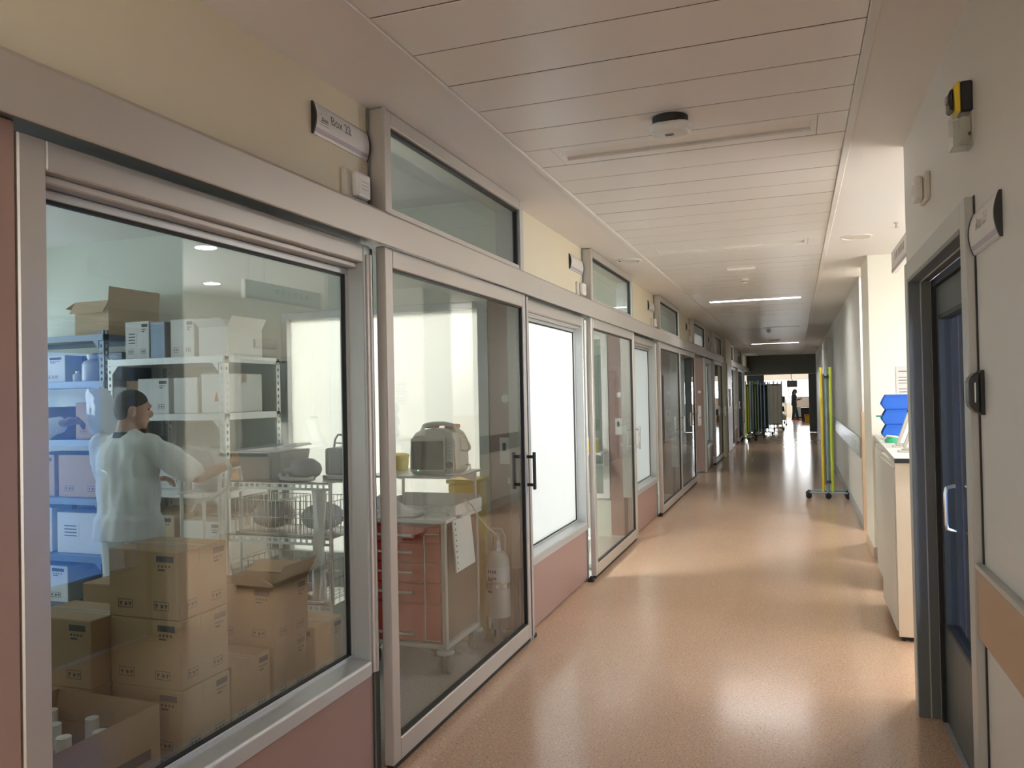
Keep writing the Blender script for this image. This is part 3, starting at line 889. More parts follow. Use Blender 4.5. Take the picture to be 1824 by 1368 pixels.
sign('curved white room sign reading Box 25 beside the dark grey door', XR, 2.51, 2.862, 2.012, 2.142, -1, 'Box 25', 'print_light', icon=False)
sign('small curved sign over the alcove back door', 2.92, 8.3, 8.75, 2.25, 2.37, -1, None, 'print_light', icon=False)

# call lights (beige boxes) next to the signs
def call_light(y, label, x=XW, s=1, z=2.415, h=.115):
    t = thing('call_light', label, 'call light', (x, y + .08, z), group='beige call lights')
    wp('base', MB().box(min(x, x + s * .02), max(x, x + s * .02), y, y + .17, z, z + h), 'beige_plastic', t, .004)
    lens = wp('lens', MB().box(min(x + s * .021, x + s * .055), max(x + s * .021, x + s * .055), y + .045, y + .15, z + .006, z + h - .006), 'white_plastic', t, .012, seg=2)
    b = MB()
    for i in range(3): b.box(min(x + s * .0555, x + s * .057), max(x + s * .0555, x + s * .057), y + .075, y + .125, z + .04 + .014 * i, z + .045 + .014 * i)
    wp('slots', b, 'beige_plastic', lens)
    return t
for k in range(5):
    call_light(2.745 + PY * k, 'beige call light box under the %s curved sign on the left' % ordn[k])
    # thin conduit from the ceiling down to the box
    tag(mk('conduit', MB().tube([(XW + .006, 2.955 + PY * k, ZC), (XW + .006, 2.955 + PY * k, 2.74), (XW + .010, 2.957 + PY * k, 2.60), (XW + .006, 2.955 + PY * k, 2.39)], .005, 6), 'frame_shade_grey', None, smooth=True),
        'thin dark cable running down beside the %s transom' % ordn[k], 'cable', 'cables beside the transoms')
call_light(3.69, 'beige call light box above the dark grey door on the right', XR, -1, 2.39, .115)

# yellow and black alarm with clear cover
t = thing('door_alarm', 'yellow and black alarm over a clear plastic cover box', 'alarm', (XR, 2.88, 2.36))
ya, yb = 2.842, 2.922
wp('housing', MB().prism([(XR, 2.475), (XR - .034, 2.475), (XR - .034, 2.572), (XR, 2.572)], ya, yb, 'y'), 'black_plastic', t, .004)
snd = wp('sounder', MB().prism([(XR - .035, 2.473), (XR - .05, 2.476), (XR - .053, 2.562), (XR - .035, 2.574)], ya - .002, yb + .002, 'y'), 'yellow_plastic', t, .003)
wp('front', MB().prism([(XR - .0535, 2.482), (XR - .066, 2.49), (XR - .065, 2.545), (XR - .0545, 2.556)], ya + .008, yb - .008, 'y'), 'black_plastic', snd, .003)
wp('button', MB().cyl((XR - .065, 2.882, 2.525), (XR - .072, 2.882, 2.525), .015, n=14), 'grey_plastic', snd, .002)
wp('cover', MB().box(XR - .056, XR - .002, ya, ya + .003, 2.366, 2.470).box(XR - .056, XR - .002, yb - .003, yb, 2.366, 2.470).box(XR - .059, XR - .056, ya, yb, 2.366, 2.470).box(XR - .056, XR - .002, ya + .003, yb - .003, 2.364, 2.367), 'glass_clear_box', t)
wp('backplate', MB().box(XR - .004, XR, ya + .002, yb - .002, 2.366, 2.474), 'beige_plastic', t)
wp('call_point', MB().box(XR - .034, XR - .005, ya + .012, yb - .012, 2.385, 2.462), 'beige_plastic', t, .003)
wp('catch', MB().box(XR - .016, XR - .009, ya - .004, ya, 2.395, 2.405), 'black_plastic', t)

# small black wall unit by the door frame
t = thing('door_release', 'small black chamfered door release unit beside the dark door frame', 'switch', (XR, 2.82, 1.51))
wp('gasket', MB().prism([(XR, 1.506), (XR - .008, 1.506), (XR - .012, 1.515), (XR - .012, 1.637), (XR - .008, 1.646), (XR, 1.646)], 2.786, 2.852, 'y'), 'black_rubber', t, .002)
wp('body', MB().prism([(XR - .0125, 1.512), (XR - .026, 1.514), (XR - .040, 1.532), (XR - .044, 1.548), (XR - .044, 1.607), (XR - .040, 1.622), (XR - .026, 1.638), (XR - .0125, 1.640)], 2.789, 2.849, 'y'), 'black_plastic', t, .005, seg=2)
wp('light_bar', MB().box(XR - .0285, XR - .0245, 2.7875, 2.789, 1.545, 1.607), 'steel', t)

# ================================================================== ceiling fittings
t = thing('ceiling_sounder', 'white oval fire sounder hanging under the ceiling planks', 'alarm', (-.51, 3.60, ZC))
wp('base', MB().lathe([(.080, ZC + .002), (.080, ZC - .016), (.07, ZC - .030)], (-.51, 3.60, 0), 28), 'black_rubber', t, smooth=True)
def oval(cx, cy, rx, ry, zs):
    b = MB(); n = 32; vs = []
    for sc, z in zs:
        for j in range(n):
            a = 2 * math.pi * j / n
            ca, sa = math.cos(a), math.sin(a)
            e_ = 2 / 3.0
            vs.append((cx + rx * sc * math.copysign(abs(ca) ** e_, ca), cy + ry * sc * math.copysign(abs(sa) ** e_, sa), z))
    fs = [(i * n + j, i * n + (j + 1) % n, (i + 1) * n + (j + 1) % n, (i + 1) * n + j) for i in range(len(zs) - 1) for j in range(n)]
    fs += [tuple(range(n - 1, -1, -1)), tuple(range((len(zs) - 1) * n, len(zs) * n))]
    return b.add(vs, fs)
shl = wp('shell', oval(-.51, 3.60, .092, .066, [(.90, ZC - .028), (1.0, ZC - .036), (1.0, ZC - .056), (.93, ZC - .068), (.80, ZC - .074)]), 'white_plastic', t, smooth=True)
b = MB()
for i in range(3): b.box(-.535, -.495, 3.585 + .012 * i, 3.589 + .012 * i, ZC - .0755, ZC - .0742)
wp('slots', b, 'print_grey', shl)
wp('lamp_lens', MB().ell((-.430, 3.585, ZC - .058), (.014, .012, .010)), 'plastic_clear_white', shl, smooth=True)

def smoke(x, y, label):
    t = thing('smoke_detector', label, 'smoke detector', (x, y, ZC), group='smoke detectors')
    wp('base', MB().lathe([(.052, ZC + .003), (.052, ZC - .012), (.046, ZC - .016)], (x, y, 0), 20), 'white_plastic', t, smooth=True)
    chm = wp('chamber', MB().lathe([(.036, ZC - .016), (.036, ZC - .036), (.026, ZC - .046), (.01, ZC - .048)], (x, y, 0), 18), 'white_plastic', t, smooth=True)
    wp('vent_band', MB().lathe([(.0366, ZC - .022), (.0366, ZC - .030)], (x, y, 0), 18), 'print_grey', chm)
smoke(-.517, 9.2, 'small round smoke detector behind the emergency lamp')
smoke(-.52, 17.6, 'smoke detector between the two lit strip lights')
smoke(-.52, 27.4, 'smoke detector close to the dark bulkhead')
def emer(x, y, label):
    t = thing('emergency_light', label, 'emergency light', (x, y, ZC), group='emergency lamps')
    wp('housing', MB().box(x - .14, x + .14, y - .045, y + .045, ZC - .018, ZC + .003), 'white_plastic', t, .006, seg=2)
    wp('lens', MB().box(x - .125, x + .125, y - .032, y + .032, ZC - .024, ZC - .0185), 'diffuser_off', t, .003)
emer(-.50, 8.35, 'slim white emergency lamp before the first lit strip')
emer(-.50, 21.1, 'slim emergency lamp before the far lit strip')
t = thing('loudspeaker_grille', 'round flush loudspeaker grille in the right ceiling strip', 'speaker', (.495, 7.05, ZC))
wp('ring', MB().lathe([(.125, ZC + .003), (.125, ZC - .004), (.108, ZC - .007), (.104, ZC + .0)], (.495, 7.05, 0), 32), 'plaster', t, smooth=True)
wp('mesh_disc', MB().lathe([(.106, ZC + .001), (.106, ZC - .002), (.02, ZC - .004)], (.495, 7.05, 0), 32), 'beige_plastic', t, smooth=True)
sp = onz(1597, 401, ZC - .02)
t = thing('sprinkler', 'small grey sprinkler under the alcove ceiling', 'sprinkler', (sp.x, sp.y, ZC))
wp('stem', MB().lathe([(.02, ZC), (.02, ZC - .006), (.009, ZC - .008), (.009, ZC - .035), (.018, ZC - .037), (.018, ZC - .041)], (sp.x, sp.y, 0), 12), 'frame_grey', t, smooth=True)
# torn ceiling hatch at the left
t = thing('ceiling_vent', 'broken round ceiling vent with dark torn slots, left strip', 'vent', (-1.46, 7.35, ZC))
wp('rim', MB().lathe([(.13, ZC + .002), (.13, ZC - .008), (.105, ZC - .012), (.10, ZC + .0)], (-1.46, 7.35, 0), 28), 'plaster', t, smooth=True)
b = MB()
for i in range(7): b.box(-1.46 - .085 + .02 * abs(i - 3) * .6, -1.46 + .085 - .02 * abs(i - 3) * .6, 7.27 + .025 * i, 7.282 + .025 * i, ZC - .012, ZC - .003)
wp('blade', b, 'plaster', t)
wp('opening', MB().lathe([(.101, ZC - .0025), (.1, ZC - .0035)], (-1.46, 7.35, 0), 28), 'black_rubber', t)

# downlights of the alcove
def downlight(x, y, label, power=16):
    t = thing('downlight', label, 'downlight', (x, y, ZC), group='alcove downlights')
    wp('ring', MB().lathe([(.095, ZC + .002), (.095, ZC - .006), (.08, ZC - .008), (.078, ZC + .0)], (x, y, 0), 28), 'white_plastic', t, smooth=True)
    wp('lens', MB().lathe([(.079, ZC + .001), (.079, ZC - .003), (.01, ZC - .0035)], (x, y, 0), 28), 'downlight_on', t)
    lo = lamp((x, y, ZC - .01), power, .15, None, (1, .985, .95), True)
    lo.parent = t; lo.location = (0, 0, -.012)
downlight(.88, 5.12, 'round lit downlight nearer the corridor, mirrored in the window')
downlight(2.2, 6.72, 'round lit downlight deeper in the alcove, mirrored in the window')

downlight(1.0, 9.22, 'added downlight brightening the end face of the far right wall', 26)  # extra lamp added to whiten the wall end, no fitting seen

# ================================================================== alcove counter
TOPZ = 1.15
def cabinet(x0, x1, y0, y1, mat, label):
    t = thing('counter_cabinet', label, 'cabinet', ((x0 + x1) / 2, (y0 + y1) / 2, 0), group='counter cabinets')
    wp('body', MB().box(x0 + .004, x1, y0 + .02, y1 - .004, .055, TOPZ - .032), 'white_laminate', t, .002)
    wp('end_panel', MB().box(x0, x1, y0, y0 + .019, .03, TOPZ - .032), mat, t, .002)
    wp('plinth', MB().box(x0 + .03, x1 - .02, y0 + .04, y1 - .02, 0, .055), 'black_plastic', t)
    wp('foot', MB().cyl((x0 + .03, y0 + .03, 0), (x0 + .03, y0 + .03, .035), .014, n=10), 'black_plastic', t)
    wp('door_panel', MB().box(x0 - .006, x0 + .003, y0 + .024, y1 - .01, .06, TOPZ - .06), 'white_laminate', t, .002)
cabinet(.572, .98, 5.47, 6.35, 'cream_laminate', 'cream-ended counter cabinet nearest the dark door')
cabinet(.630, 1.02, 6.77, 7.42, 'white_laminate', 'middle white counter cabinet set slightly back')
cabinet(.690, 1.05, 7.80, 8.06, 'white_laminate', 'last narrow counter cabinet against the column')
t = thing('worktop', 'white counter worktop with black edge over three cabinets', 'worktop', (.8, 6.7, TOPZ - .03))
wp('slab', MB().prism([(.570, 5.45), (1.06, 5.45), (1.09, 8.07), (.672, 8.07)], TOPZ - .029, TOPZ, 'z'), 'white_laminate', t, .001)
wp('edge_band', MB().box(.568, 1.06, 5.444, 5.4495, TOPZ - .030, TOPZ - .001), 'black_plastic', t)

def bin_(y, z, label, fill):
    """open-fronted stacking bin; front faces the corridor (-x)"""
    t = thing('stacking_bin', label, 'bin', (.86, y, z), group='blue stacking bins')
    x0, x1, w, h = .685, .90, .155, .125
    y0, y1 = y - w / 2, y + w / 2
    prof = [(x0 + .03, z), (x1, z), (x1, z + h), (x0 + .035, z + h), (x0 + .015, z + h * .72), (x0, z + h * .45), (x0, z + h * .35)]
    for ya in (y0, y1 - .004): wp('side', MB().prism(prof, ya, ya + .004, 'y'), 'bin_blue', t, .001)
    wp('base', MB().prism([(x0 + .03, z), (x1, z), (x1, z + .004), (x0 + .03, z + .004)], y0 + .004, y1 - .004, 'y'), 'bin_blue', t)
    wp('back', MB().box(x1 - .005, x1, y0 + .004, y1 - .004, z + .004, z + h), 'bin_blue', t)
    wp('front_lip', MB().prism([(x0 + .03, z + .004), (x0 + .034, z + .004), (x0 + .006, z + h * .42), (x0, z + h * .42)], y0 + .004, y1 - .004, 'y'), 'bin_blue', t)
    wp('rib', MB().box(x0 + .03, x1, y0 - .005, y0, z + h - .016, z + h - .004), 'bin_blue', t, .001)
    wp('rib', MB().box(x0 + .04, x1, y0 - .004, y0, z + .008, z + .014), 'bin_blue', t, .001)
    wp('contents', MB().box(x0 + .05, x1 - .01, y0 + .012, y1 - .012, z + .005, z + h * .55), fill, t, .004)
for i, (lb, fm) in enumerate([('lowest blue stacking bin on the counter', 'white_plastic'), ('middle blue stacking bin with teal packet showing', 'teal_plastic'), ('top blue stacking bin on the counter', 'white_plastic')]):
    bin_(7.45, TOPZ + .001 + i * .1275, lb, fm)
t = thing('tube_packet', 'teal wrapped packet sticking out of the middle bin', 'packet', (.66, 7.45, TOPZ + .19))
wp('wrap', MB().box(.642, .72, 7.42, 7.45, TOPZ + .190, TOPZ + .205), 'teal_plastic', t, .005, seg=2)
# green face mask with elastic
t = thing('oxygen_mask', 'green and white oxygen mask lying at the counter front', 'mask', (.72, 7.2, TOPZ))
wp('cup', MB().lathe([(.052, TOPZ + .001), (.05, TOPZ + .015), (.038, TOPZ + .035), (.018, TOPZ + .05)], (.715, 7.0, 0), 16), 'green_mask', t, smooth=True)
wp('strap', MB().tube([(.66, 7.0, TOPZ + .02), (.68, 6.96, TOPZ + .055), (.74, 6.93, TOPZ + .05), (.79, 6.94, TOPZ + .03), (.83, 6.95, TOPZ + .008)], .008), 'white_plastic', t, smooth=True)
# upright white chargers with hooks
def charger(x, y, label, tall):
    t = thing('document_holder', label, 'holder', (x, y, TOPZ), group='leaning white holders')
    lean = .12
    def sl(z): return lean * z / .3
    wp('frame', MB().prism([(x - .03, TOPZ + .012), (x + .10, TOPZ + .012), (x + .10 + .09, TOPZ + tall), (x + .055, TOPZ + tall)], y, y + .022, 'y'), 'monitor_shell', t, .004)
    wp('face', MB().prism([(x - .005, TOPZ + .03), (x + .08, TOPZ + .03), (x + .165, TOPZ + tall - .02), (x + .075, TOPZ + tall - .02)], y - .006, y, 'y'), 'white_plastic', t, .002)
    wp('foot', MB().box(x - .05, x + .15, y - .02, y + .06, TOPZ + .001, TOPZ + .012), 'monitor_shell', t, .002)
    wp('clip', MB().box(x + .05, x + .11, y - .008, y + .03, TOPZ + tall, TOPZ + tall + .014), 'black_plastic', t, .003)
    wp('knob', MB().cyl((x - .03, y - .02, TOPZ + .03), (x - .03, y - .004, TOPZ + .03), .009, n=10), 'steel', t)
charger(.715, 6.45, 'leaning white plastic holder next to the blue bins', .26)
charger(.70, 5.98, 'nearer leaning white holder at the counter edge', .24)
tag(mk('charger_cable', MB().tube([(.82, 5.9, TOPZ + .005), (.80, 5.86, TOPZ + .05), (.83, 5.84, TOPZ + .12), (.88, 5.86, TOPZ + .15)], .006), 'black_rubber', None, smooth=True), 'black cable loop behind the nearer white holder', 'cable')
# notice on the column
t = thing('notice_sheet', 'white printed notice taped to the column face', 'notice', (.98, 8.07, 1.54))
ppr = wp('paper', MB().box(.875, 1.09, 8.073, 8.0785, 1.50, 1.785), 'cardboard_white', t)
b = MB()
for i, (w_, h_) in enumerate([(.10, .009), (.0, 0), (.12, .006), (.13, .006), (.09, .006), (0, 0), (.13, .007), (.12, .006)]):
    if w_: b.box(.895, .895 + w_, 8.0715, 8.0728, 1.735 - .027 * i, 1.735 - .027 * i + h_)
wp('print', b, 'print_grey', ppr)
# hanging sign in the alcove
t = thing('hanging_sign', 'white hanging sign board with grey lettering over the alcove', 'sign', (.69, 6.0, 2.45))
wp('board', MB().box(.69, .725, 5.35, 6.46, 2.44, 2.60), 'sign_white', t, .003)
wp('band', MB().box(.688, .6896, 5.36, 6.45, 2.445, 2.465), 'lilac', t)
b = MB()
for i in range(6): b.box(.6875, .6895, 5.75 + .09 * i, 5.80 + .09 * i, 2.51, 2.56)
wp('print', b, 'print_light', t)
wp('hanger', MB().cyl((.707, 5.42, 2.60), (.707, 5.42, ZC), .004, n=8), 'steel', t)
wp('hanger', MB().cyl((.707, 5.62, 2.60), (.707, 5.62, ZC), .004, n=8), 'steel', t)

# ================================================================== folding screens on castors
def castor(b, x, y, r=.035):
    b.lathe([(r * .55, -.014), (r, -.011), (r, .011), (r * .55, .014)], (x, y, r), 14, 'y')
    b.box(x - .008, x + .008, y - .017, y + .017, r, r * 2 + .012)
def screen(name, label, x, y, poles, cloth, base_w, h=1.88, base_mat='pole_blue', spread=.045, rz=0.0, group='folded privacy screens'):
    t = thing(name, label, 'screen', (x, y, 0), rz, group=group)
    n = len(poles)
    for j in (-1, 1):
        yb = j * .14
        bb_ = mk('base_bar', MB().cyl((-base_w / 2, yb, .085), (base_w / 2, yb, .085), .012, n=8), base_mat, t, smooth=True)
        for u in (-1, 0, 1):
            b = MB(); castor(b, u * base_w / 2 * .98, yb, .042)
            mk('castor', b, 'black_rubber', bb_, smooth=True)
    mk('cross_bar', MB().box(-.02, .02, -.14, .14, .078, .096), base_mat, t, .003)
    x0 = -spread * (n - 1) / 2
    for i, pmn in enumerate(poles):
        px_ = x0 + spread * i
        mk('pole', MB().cyl((px_, -.05 + .03 * (i % 2), .09), (px_, -.05 + .03 * (i % 2), h - .03 * (i % 2)), .021, n=10), pmn, t, smooth=True)
    for i in range(n - 1):
        cx = x0 + spread * (i + .5)
        b = MB(); N = max(2, int(spread / .03)); vs = []
        for j in range(N * 2 + 1):
            xx = cx - spread * .46 + spread * .92 * j / (N * 2)
            yy_ = -.02 + (.022 if j % 2 else -.008)
            vs += [(xx, yy_, .2), (xx, yy_, h - .10)]
        fs = [(2 * j, 2 * j + 2, 2 * j + 3, 2 * j + 1) for j in range(N * 2)]
        c = mk('curtain', b.add(vs, fs), cloth, t)
        so = c.modifiers.new('thick', 'SOLIDIFY'); so.thickness = .004
    for z in (.22, h - .16):
        mk('clasp', MB().box(x0 + spread * (n - 1) * .35, x0 + spread * (n - 1) * .85, -.082, -.05, z, z + .035), 'black_plastic', t, .004)
    mk('top_sleeve', MB().box(x0 - .02, x0 + .02, -.05, .03, h - .11, h), poles[0], t, .004)
    mk('top_sleeve', MB().box(-x0 - .02, -x0 + .02, -.05, .03, h - .11, h), poles[-1], t, .004)
    return t
screen('folding_screen', 'folded privacy screen with yellow, blue and green poles on castors', .405, 12.35, ['pole_yellow', 'pole_blue', 'pole_green'], 'curtain_white', .54, 1.90, spread=.062)
screen('folding_screen', 'dark folded screen with yellow-green pole by the left wall', -1.28, 27.3, ['pole_blue', 'pole_green', 'pole_blue'], 'curtain_dark', .55, 1.88, 'black_plastic', .08)
screen('folding_screen', 'dark grey folded screen closest to the dark bulkhead', -1.12, 29.2, ['pole_blue', 'pole_blue', 'pole_blue', 'pole_blue'], 'curtain_dark', .62, 1.85, 'black_plastic', .12)
screen('folding_screen', 'nearer dark screen beside the farthest glass door', -1.42, 25.6, ['pole_green', 'pole_yellow', 'pole_blue'], 'curtain_dark', .42, 1.86, 'black_plastic', .06)
screen('folding_screen', 'opened white pleated screen standing in the end room doorway', -.83, 32.2, ['pole_blue', 'curtain_white', 'curtain_white', 'curtain_white', 'pole_blue'], 'curtain_white', .68, 1.9, 'black_plastic', .15)

# ================================================================== slotted racks in the storage room
def slotted_post_mesh(name, h, mat, sx=1, sy=1):
    b = MB(); w = .042; s = .013; th = .003
    b.box(0, s, -th, 0, 0, h).box(w - s, w, -th, 0, 0, h)
    b.box(0, th, 0, s, 0, h).box(0, th, w - s, w, 0, h)
    z = 0
    while z < h - .02:
        b.box(s, w - s, -th, 0, z, min(z + .026, h))
        b.box(0, th, s, w - s, z, min(z + .026, h))
        z += .048
    b.v = [(x * sx, y * sy, z_) for x, y, z_ in b.v]
    me = mesh_of(name, b); me.materials.append(M[mat]); return me
def rack(label, x0, x1, y0, y1, zs, h, mat):
    t = thing('shelving_rack', label, 'shelving', ((x0 + x1) / 2, (y0 + y1) / 2, 0), group='slotted steel racks')
    q = t.location
    for (x, y, sx, sy) in [(x0, y0, 1, 1), (x1, y0, -1, 1), (x0, y1, 1, -1), (x1, y1, -1, -1)]:
        o = mk('post', slotted_post_mesh('post', h, mat, sx, sy), None, t); o.location = (x - q.x, y - q.y, 0)
    for z in zs:
        b = MB().box(x0 + .004, x1 - .004, y0 + .004, y1 - .004, z - .004, z)
        b.box(x0 + .004, x1 - .004, y0 - .006, y0 - .003, z - .045, z).box(x0 + .004, x1 - .004, y1 - .003, y1, z - .04, z)
        b.box(x1 - .002, x1, y0, y1, z - .045, z).box(x0, x0 + .002, y0, y1, z - .045, z)
        wp('shelf', b, mat, t)
        for x in (x0 + .045, x1 - .045):
            s = 1 if x < q.x else -1
            wp('gusset', MB().prism([(x, z - .046), (x + s * .055, z - .046), (x, z - .105)], y0 - .007, y0 - .004, 'y'), mat, t)
    return t
ZD = [2.09, 1.755, 1.33, .905, .49, .12]
rack('dark blue-grey slotted steel rack with three visible upper shelves, far left', -6.05, -4.655, 4.3, 4.9, ZD, 2.12, 'rack_blue_grey')
ZWR = [1.90, 1.51, .98, .50, .12]
rack('white slotted steel rack with cartons behind the nurse', -4.62, -3.60, 4.3, 4.9, ZWR, 1.905, 'rack_white')

# ================================================================== cartons
def carton(x0, x1, y0, y1, z0, h, label, mat='cardboard', open_=False, marks='xy', group='cardboard cartons', rz=0.0, lab=False, tri=False, flaps=(35, 20, -25, 60), fl_len=None):
    cx, cy = (x0 + x1) / 2, (y0 + y1) / 2
    t = thing('cardboard_box', label, 'box', (cx, cy, z0), rz, group=group)
    w, d = (x1 - x0) / 2, (y1 - y0) / 2
    th = .005
    if open_:
        b = MB().box(-w, w, -d, -d + th, 0, h).box(-w, w, d - th, d, 0, h).box(-w, -w + th, -d + th, d - th, 0, h).box(w - th, w, -d + th, d - th, 0, h).box(-w + th, w - th, -d + th, d - th, 0, th)
        body = mk('body', b, mat, t)
        fl_ = fl_len or min(d, w) * .85
        for s, ang in ((-1, flaps[0]), (1, flaps[1])):
            a = math.radians(ang); L = fl_
            mk('flap', MB().add([(-w, s * d, h), (w, s * d, h), (w * .98, s * (d + L * math.cos(a)), h + L * math.sin(a)), (-w * .98, s * (d + L * math.cos(a)), h + L * math.sin(a)),
                                 (-w, s * (d - th), h + .004), (w, s * (d - th), h + .004), (w * .98, s * (d + L * math.cos(a)) - .003, h + L * math.sin(a) + .004), (-w * .98, s * (d + L * math.cos(a)) - .003, h + L * math.sin(a) + .004)],
                                [(0, 1, 2, 3), (4, 5, 6, 7), (0, 1, 5, 4), (1, 2, 6, 5), (2, 3, 7, 6), (3, 0, 4, 7)]), mat, t)
        for s, ang in ((-1, flaps[2]), (1, flaps[3])):
            a = math.radians(ang); L = fl_
            mk('flap', MB().add([(s * w, -d, h), (s * w, d, h), (s * (w + L * math.cos(a)), d, h + L * math.sin(a)), (s * (w + L * math.cos(a)), -d, h + L * math.sin(a)),
                                 (s * (w - th), -d, h + .004), (s * (w - th), d, h + .004), (s * (w + L * math.cos(a)), d, h + L * math.sin(a) + .005), (s * (w + L * math.cos(a)), -d, h + L * math.sin(a) + .005)],
                                [(0, 1, 2, 3), (4, 5, 6, 7), (0, 1, 5, 4), (1, 2, 6, 5), (2, 3, 7, 6), (3, 0, 4, 7)]), mat, t)
    else:
        body = mk('body', MB().box(-w, w, -d, d, 0, h), mat, t, .004)
        mk('lid_seam', MB().box(-w, w, -.001, .001, h, h + .0008), 'ink', body)
        mk('tape', MB().box(-w - .0006, w + .0006, -.022, .022, h, h + .0006).box(w, w + .0007, -.022, .022, h * .78, h).box(-w - .0007, -w, -.022, .022, h * .78, h), 'tape_brown', body)
    def glyphs(fx, W):
        """printed marks on one face; fx maps (u, z) -> point, u in -1..1"""
        b = MB()
        def r(u0, u1, a, c): b.quad(fx(u0, a), fx(u1, a), fx(u1, c), fx(u0, c))
        for u0 in ((-.72, .30) if W > .1 else (-.6,)):
            z = .14 * h
            zz = z + .12 * h
            r(u0, u0 + .42, z, z + .008 * h); r(u0, u0 + .42, zz, zz + .008 * h); r(u0, u0 + .015, z, zz); r(u0 + .405, u0 + .42, z, zz)
            for i in range(3):
                c = u0 + .06 + .13 * i
                r(c, c + .03, z + .03 * h, zz - .03 * h); r(c - .015, c + .06, zz - .055 * h, zz - .035 * h) if i != 1 else r(c + .03, c + .07, z + .04 * h, z + .08 * h)
        r(.38, .86, .84 * h, .93 * h)
        for i in range(4): r(.42 + .1 * i, .47 + .1 * i, .765 * h, .80 * h)
        r(.42, .62, .715 * h, .74 * h)
        return b
    if 'x' in marks: mk('printed_marks', glyphs(lambda u, z: (w + .0009, u * d, z), d), 'ink', body)
    if 'y' in marks: mk('printed_marks', glyphs(lambda u, z: (u * w, -d - .0009, z), w), 'ink', body)
    if lab:
        mk('paper_label', MB().box(-w * .75, -w * .05, -d - .0015, -d - .0005, h * .35, h * .75), 'cardboard_white', body)
        b = MB()
        for i in range(4): b.box(-w * .68, -w * .15, -d - .0022, -d - .0016, h * (.42 + .08 * i), h * (.445 + .08 * i))
        mk('label_print', b, 'ink', body)
    if tri:
        mk('warning_mark', MB().prism([(.1 * w, .30 * h), (.42 * w, .30 * h), (.26 * w, .55 * h)], -d - .0016, -d - .0006, 'y'), 'ink_red', body)
    return t

# low platform carrying the cartons by the window
t = thing('platform_dolly', 'low wooden platform under the cartons at the storage window', 'platform', (-2.35, 2.3, 0))
for i in range(7):
    wp('slat', MB().box(-2.82, -1.93, 1.42 + .255 * i, 1.42 + .255 * i + .235, .125, .147), 'cardboard_pale', t, .003)
for x in (-2.78, -2.38, -1.99):
    wp('runner', MB().box(x, x + .05, 1.42, 3.19, 0, .124), 'cardboard_pale', t, .003)
PZ, CH = .1475, .2355
def stack(x0, x1, y0, y1, n, labels, **kw):
    for i in range(n):
        o = .008 * math.sin(7 * i + 31 * y0)
        op = kw.get('open_top', False) and i == n - 1
        carton(x0 + o, x1 + o, y0 + .006, y1 - .006, PZ + i * CH, CH - .001, labels[i], open_=op, marks=kw.get('marks', 'xy'))
lev = ['bottom', 'second', 'third', 'top']
stack(-2.275, -1.965, 2.11, 2.36, 4, ['%s carton of the tallest stack against the storage window' % s for s in lev])
stack(-2.275, -1.965, 2.365, 2.60, 2, ['%s carton of the low pile right of the tallest window stack' % s for s in ('bottom', 'top')])
stack(-2.275, -1.965, 2.605, 2.84, 3, ['bottom carton of the stack topped by open flaps', 'middle carton of the stack topped by open flaps', 'carton with raised open flaps on the middle window stack'], open_top=True)
stack(-2.275, -1.965, 2.87, 3.10, 2, ['bottom carton of the pile closest to the window right jamb', 'top carton of the pile closest to the window right jamb'])
stack(-2.60, -2.29, 2.03, 2.25, 3, ['%s carton of the stack left behind the tallest stack' % s for s in ('bottom', 'middle', 'top')], marks='y')
stack(-2.81, -2.50, 2.46, 2.70, 3, ['%s carton of the rear stack hiding the nurse legs' % s for s in ('bottom', 'middle', 'top')], marks='y')
# open carton with bottles nearest the camera
carton(-2.42, -1.965, 1.44, 2.015, PZ, .37, 'open carton holding white bottles at the lower left window corner', 'cardboard', True, 'x', flaps=(62, 88, 100, 91), fl_len=.10)
def bottle(x, y, z, r, h, label, mat='plastic_clear_white', cap='white_plastic', group='white bottles'):
    t = thing('bottle', label, 'bottle', (x, y, z), group=group)
    mk('body', MB().lathe([(r * .9, 0), (r, .006), (r, h * .62), (r * .8, h * .74), (r * .42, h * .80), (r * .42, h * .86)], (0, 0, 0), 16), mat, t, smooth=True)
    mk('cap', MB().lathe([(r * .5, h * .845), (r * .5, h), (r * .3, h * 1.004)], (0, 0, 0), 14), cap, t, smooth=True)
    return t
k = 0
for (x, y) in [(-2.05, 1.62), (-2.06, 1.74), (-2.05, 1.86), (-2.16, 1.68), (-2.17, 1.80), (-2.16, 1.93), (-2.28, 1.75), (-2.28, 1.88)]:
    bottle(x, y, PZ + .006, .042, .40 + .03 * ((k * 5) % 3), 'white bottle %s in the open carton by the window' % ['nearest the glass, first of three', 'nearest the glass, second of three', 'nearest the glass, third of three', 'in the middle row, first', 'in the middle row, second', 'in the middle row, third', 'in the back row, nearer', 'in the back row, farther'][k]); k += 1

# cartons and bottles on the racks
carton(-4.985, -4.662, 4.35, 4.83, 2.091, .245, 'open-flapped carton on top of the dark rack', 'cardboard_pale', True, '', flaps=(-62, 80, -25, 86), fl_len=.10)
carton(-4.52, -4.30, 4.36, 4.70, 1.901, .27, 'labelled white carton at the left end on the white rack top', 'cardboard_white', False, 'y', lab=True)
carton(-4.29, -4.16, 4.36, 4.75, 1.901, .26, 'narrow dark carton between white cartons on the rack top', 'rack_blue_grey', False, '')
carton(-4.13, -3.92, 4.38, 4.75, 1.901, .27, 'grey carton right of the narrow dark carton on the rack top', 'cardboard_white', False, 'y')
carton(-3.88, -3.64, 4.38, 4.75, 1.901, .20, 'pale open carton at the right end on the white rack top', 'cardboard_white', True, '', flaps=(40, 80, 88, 60), fl_len=.08)
carton(-4.56, -4.44, 4.40, 4.8, 1.511, .24, 'brown carton at the left on the second white shelf', 'cardboard', False, '')
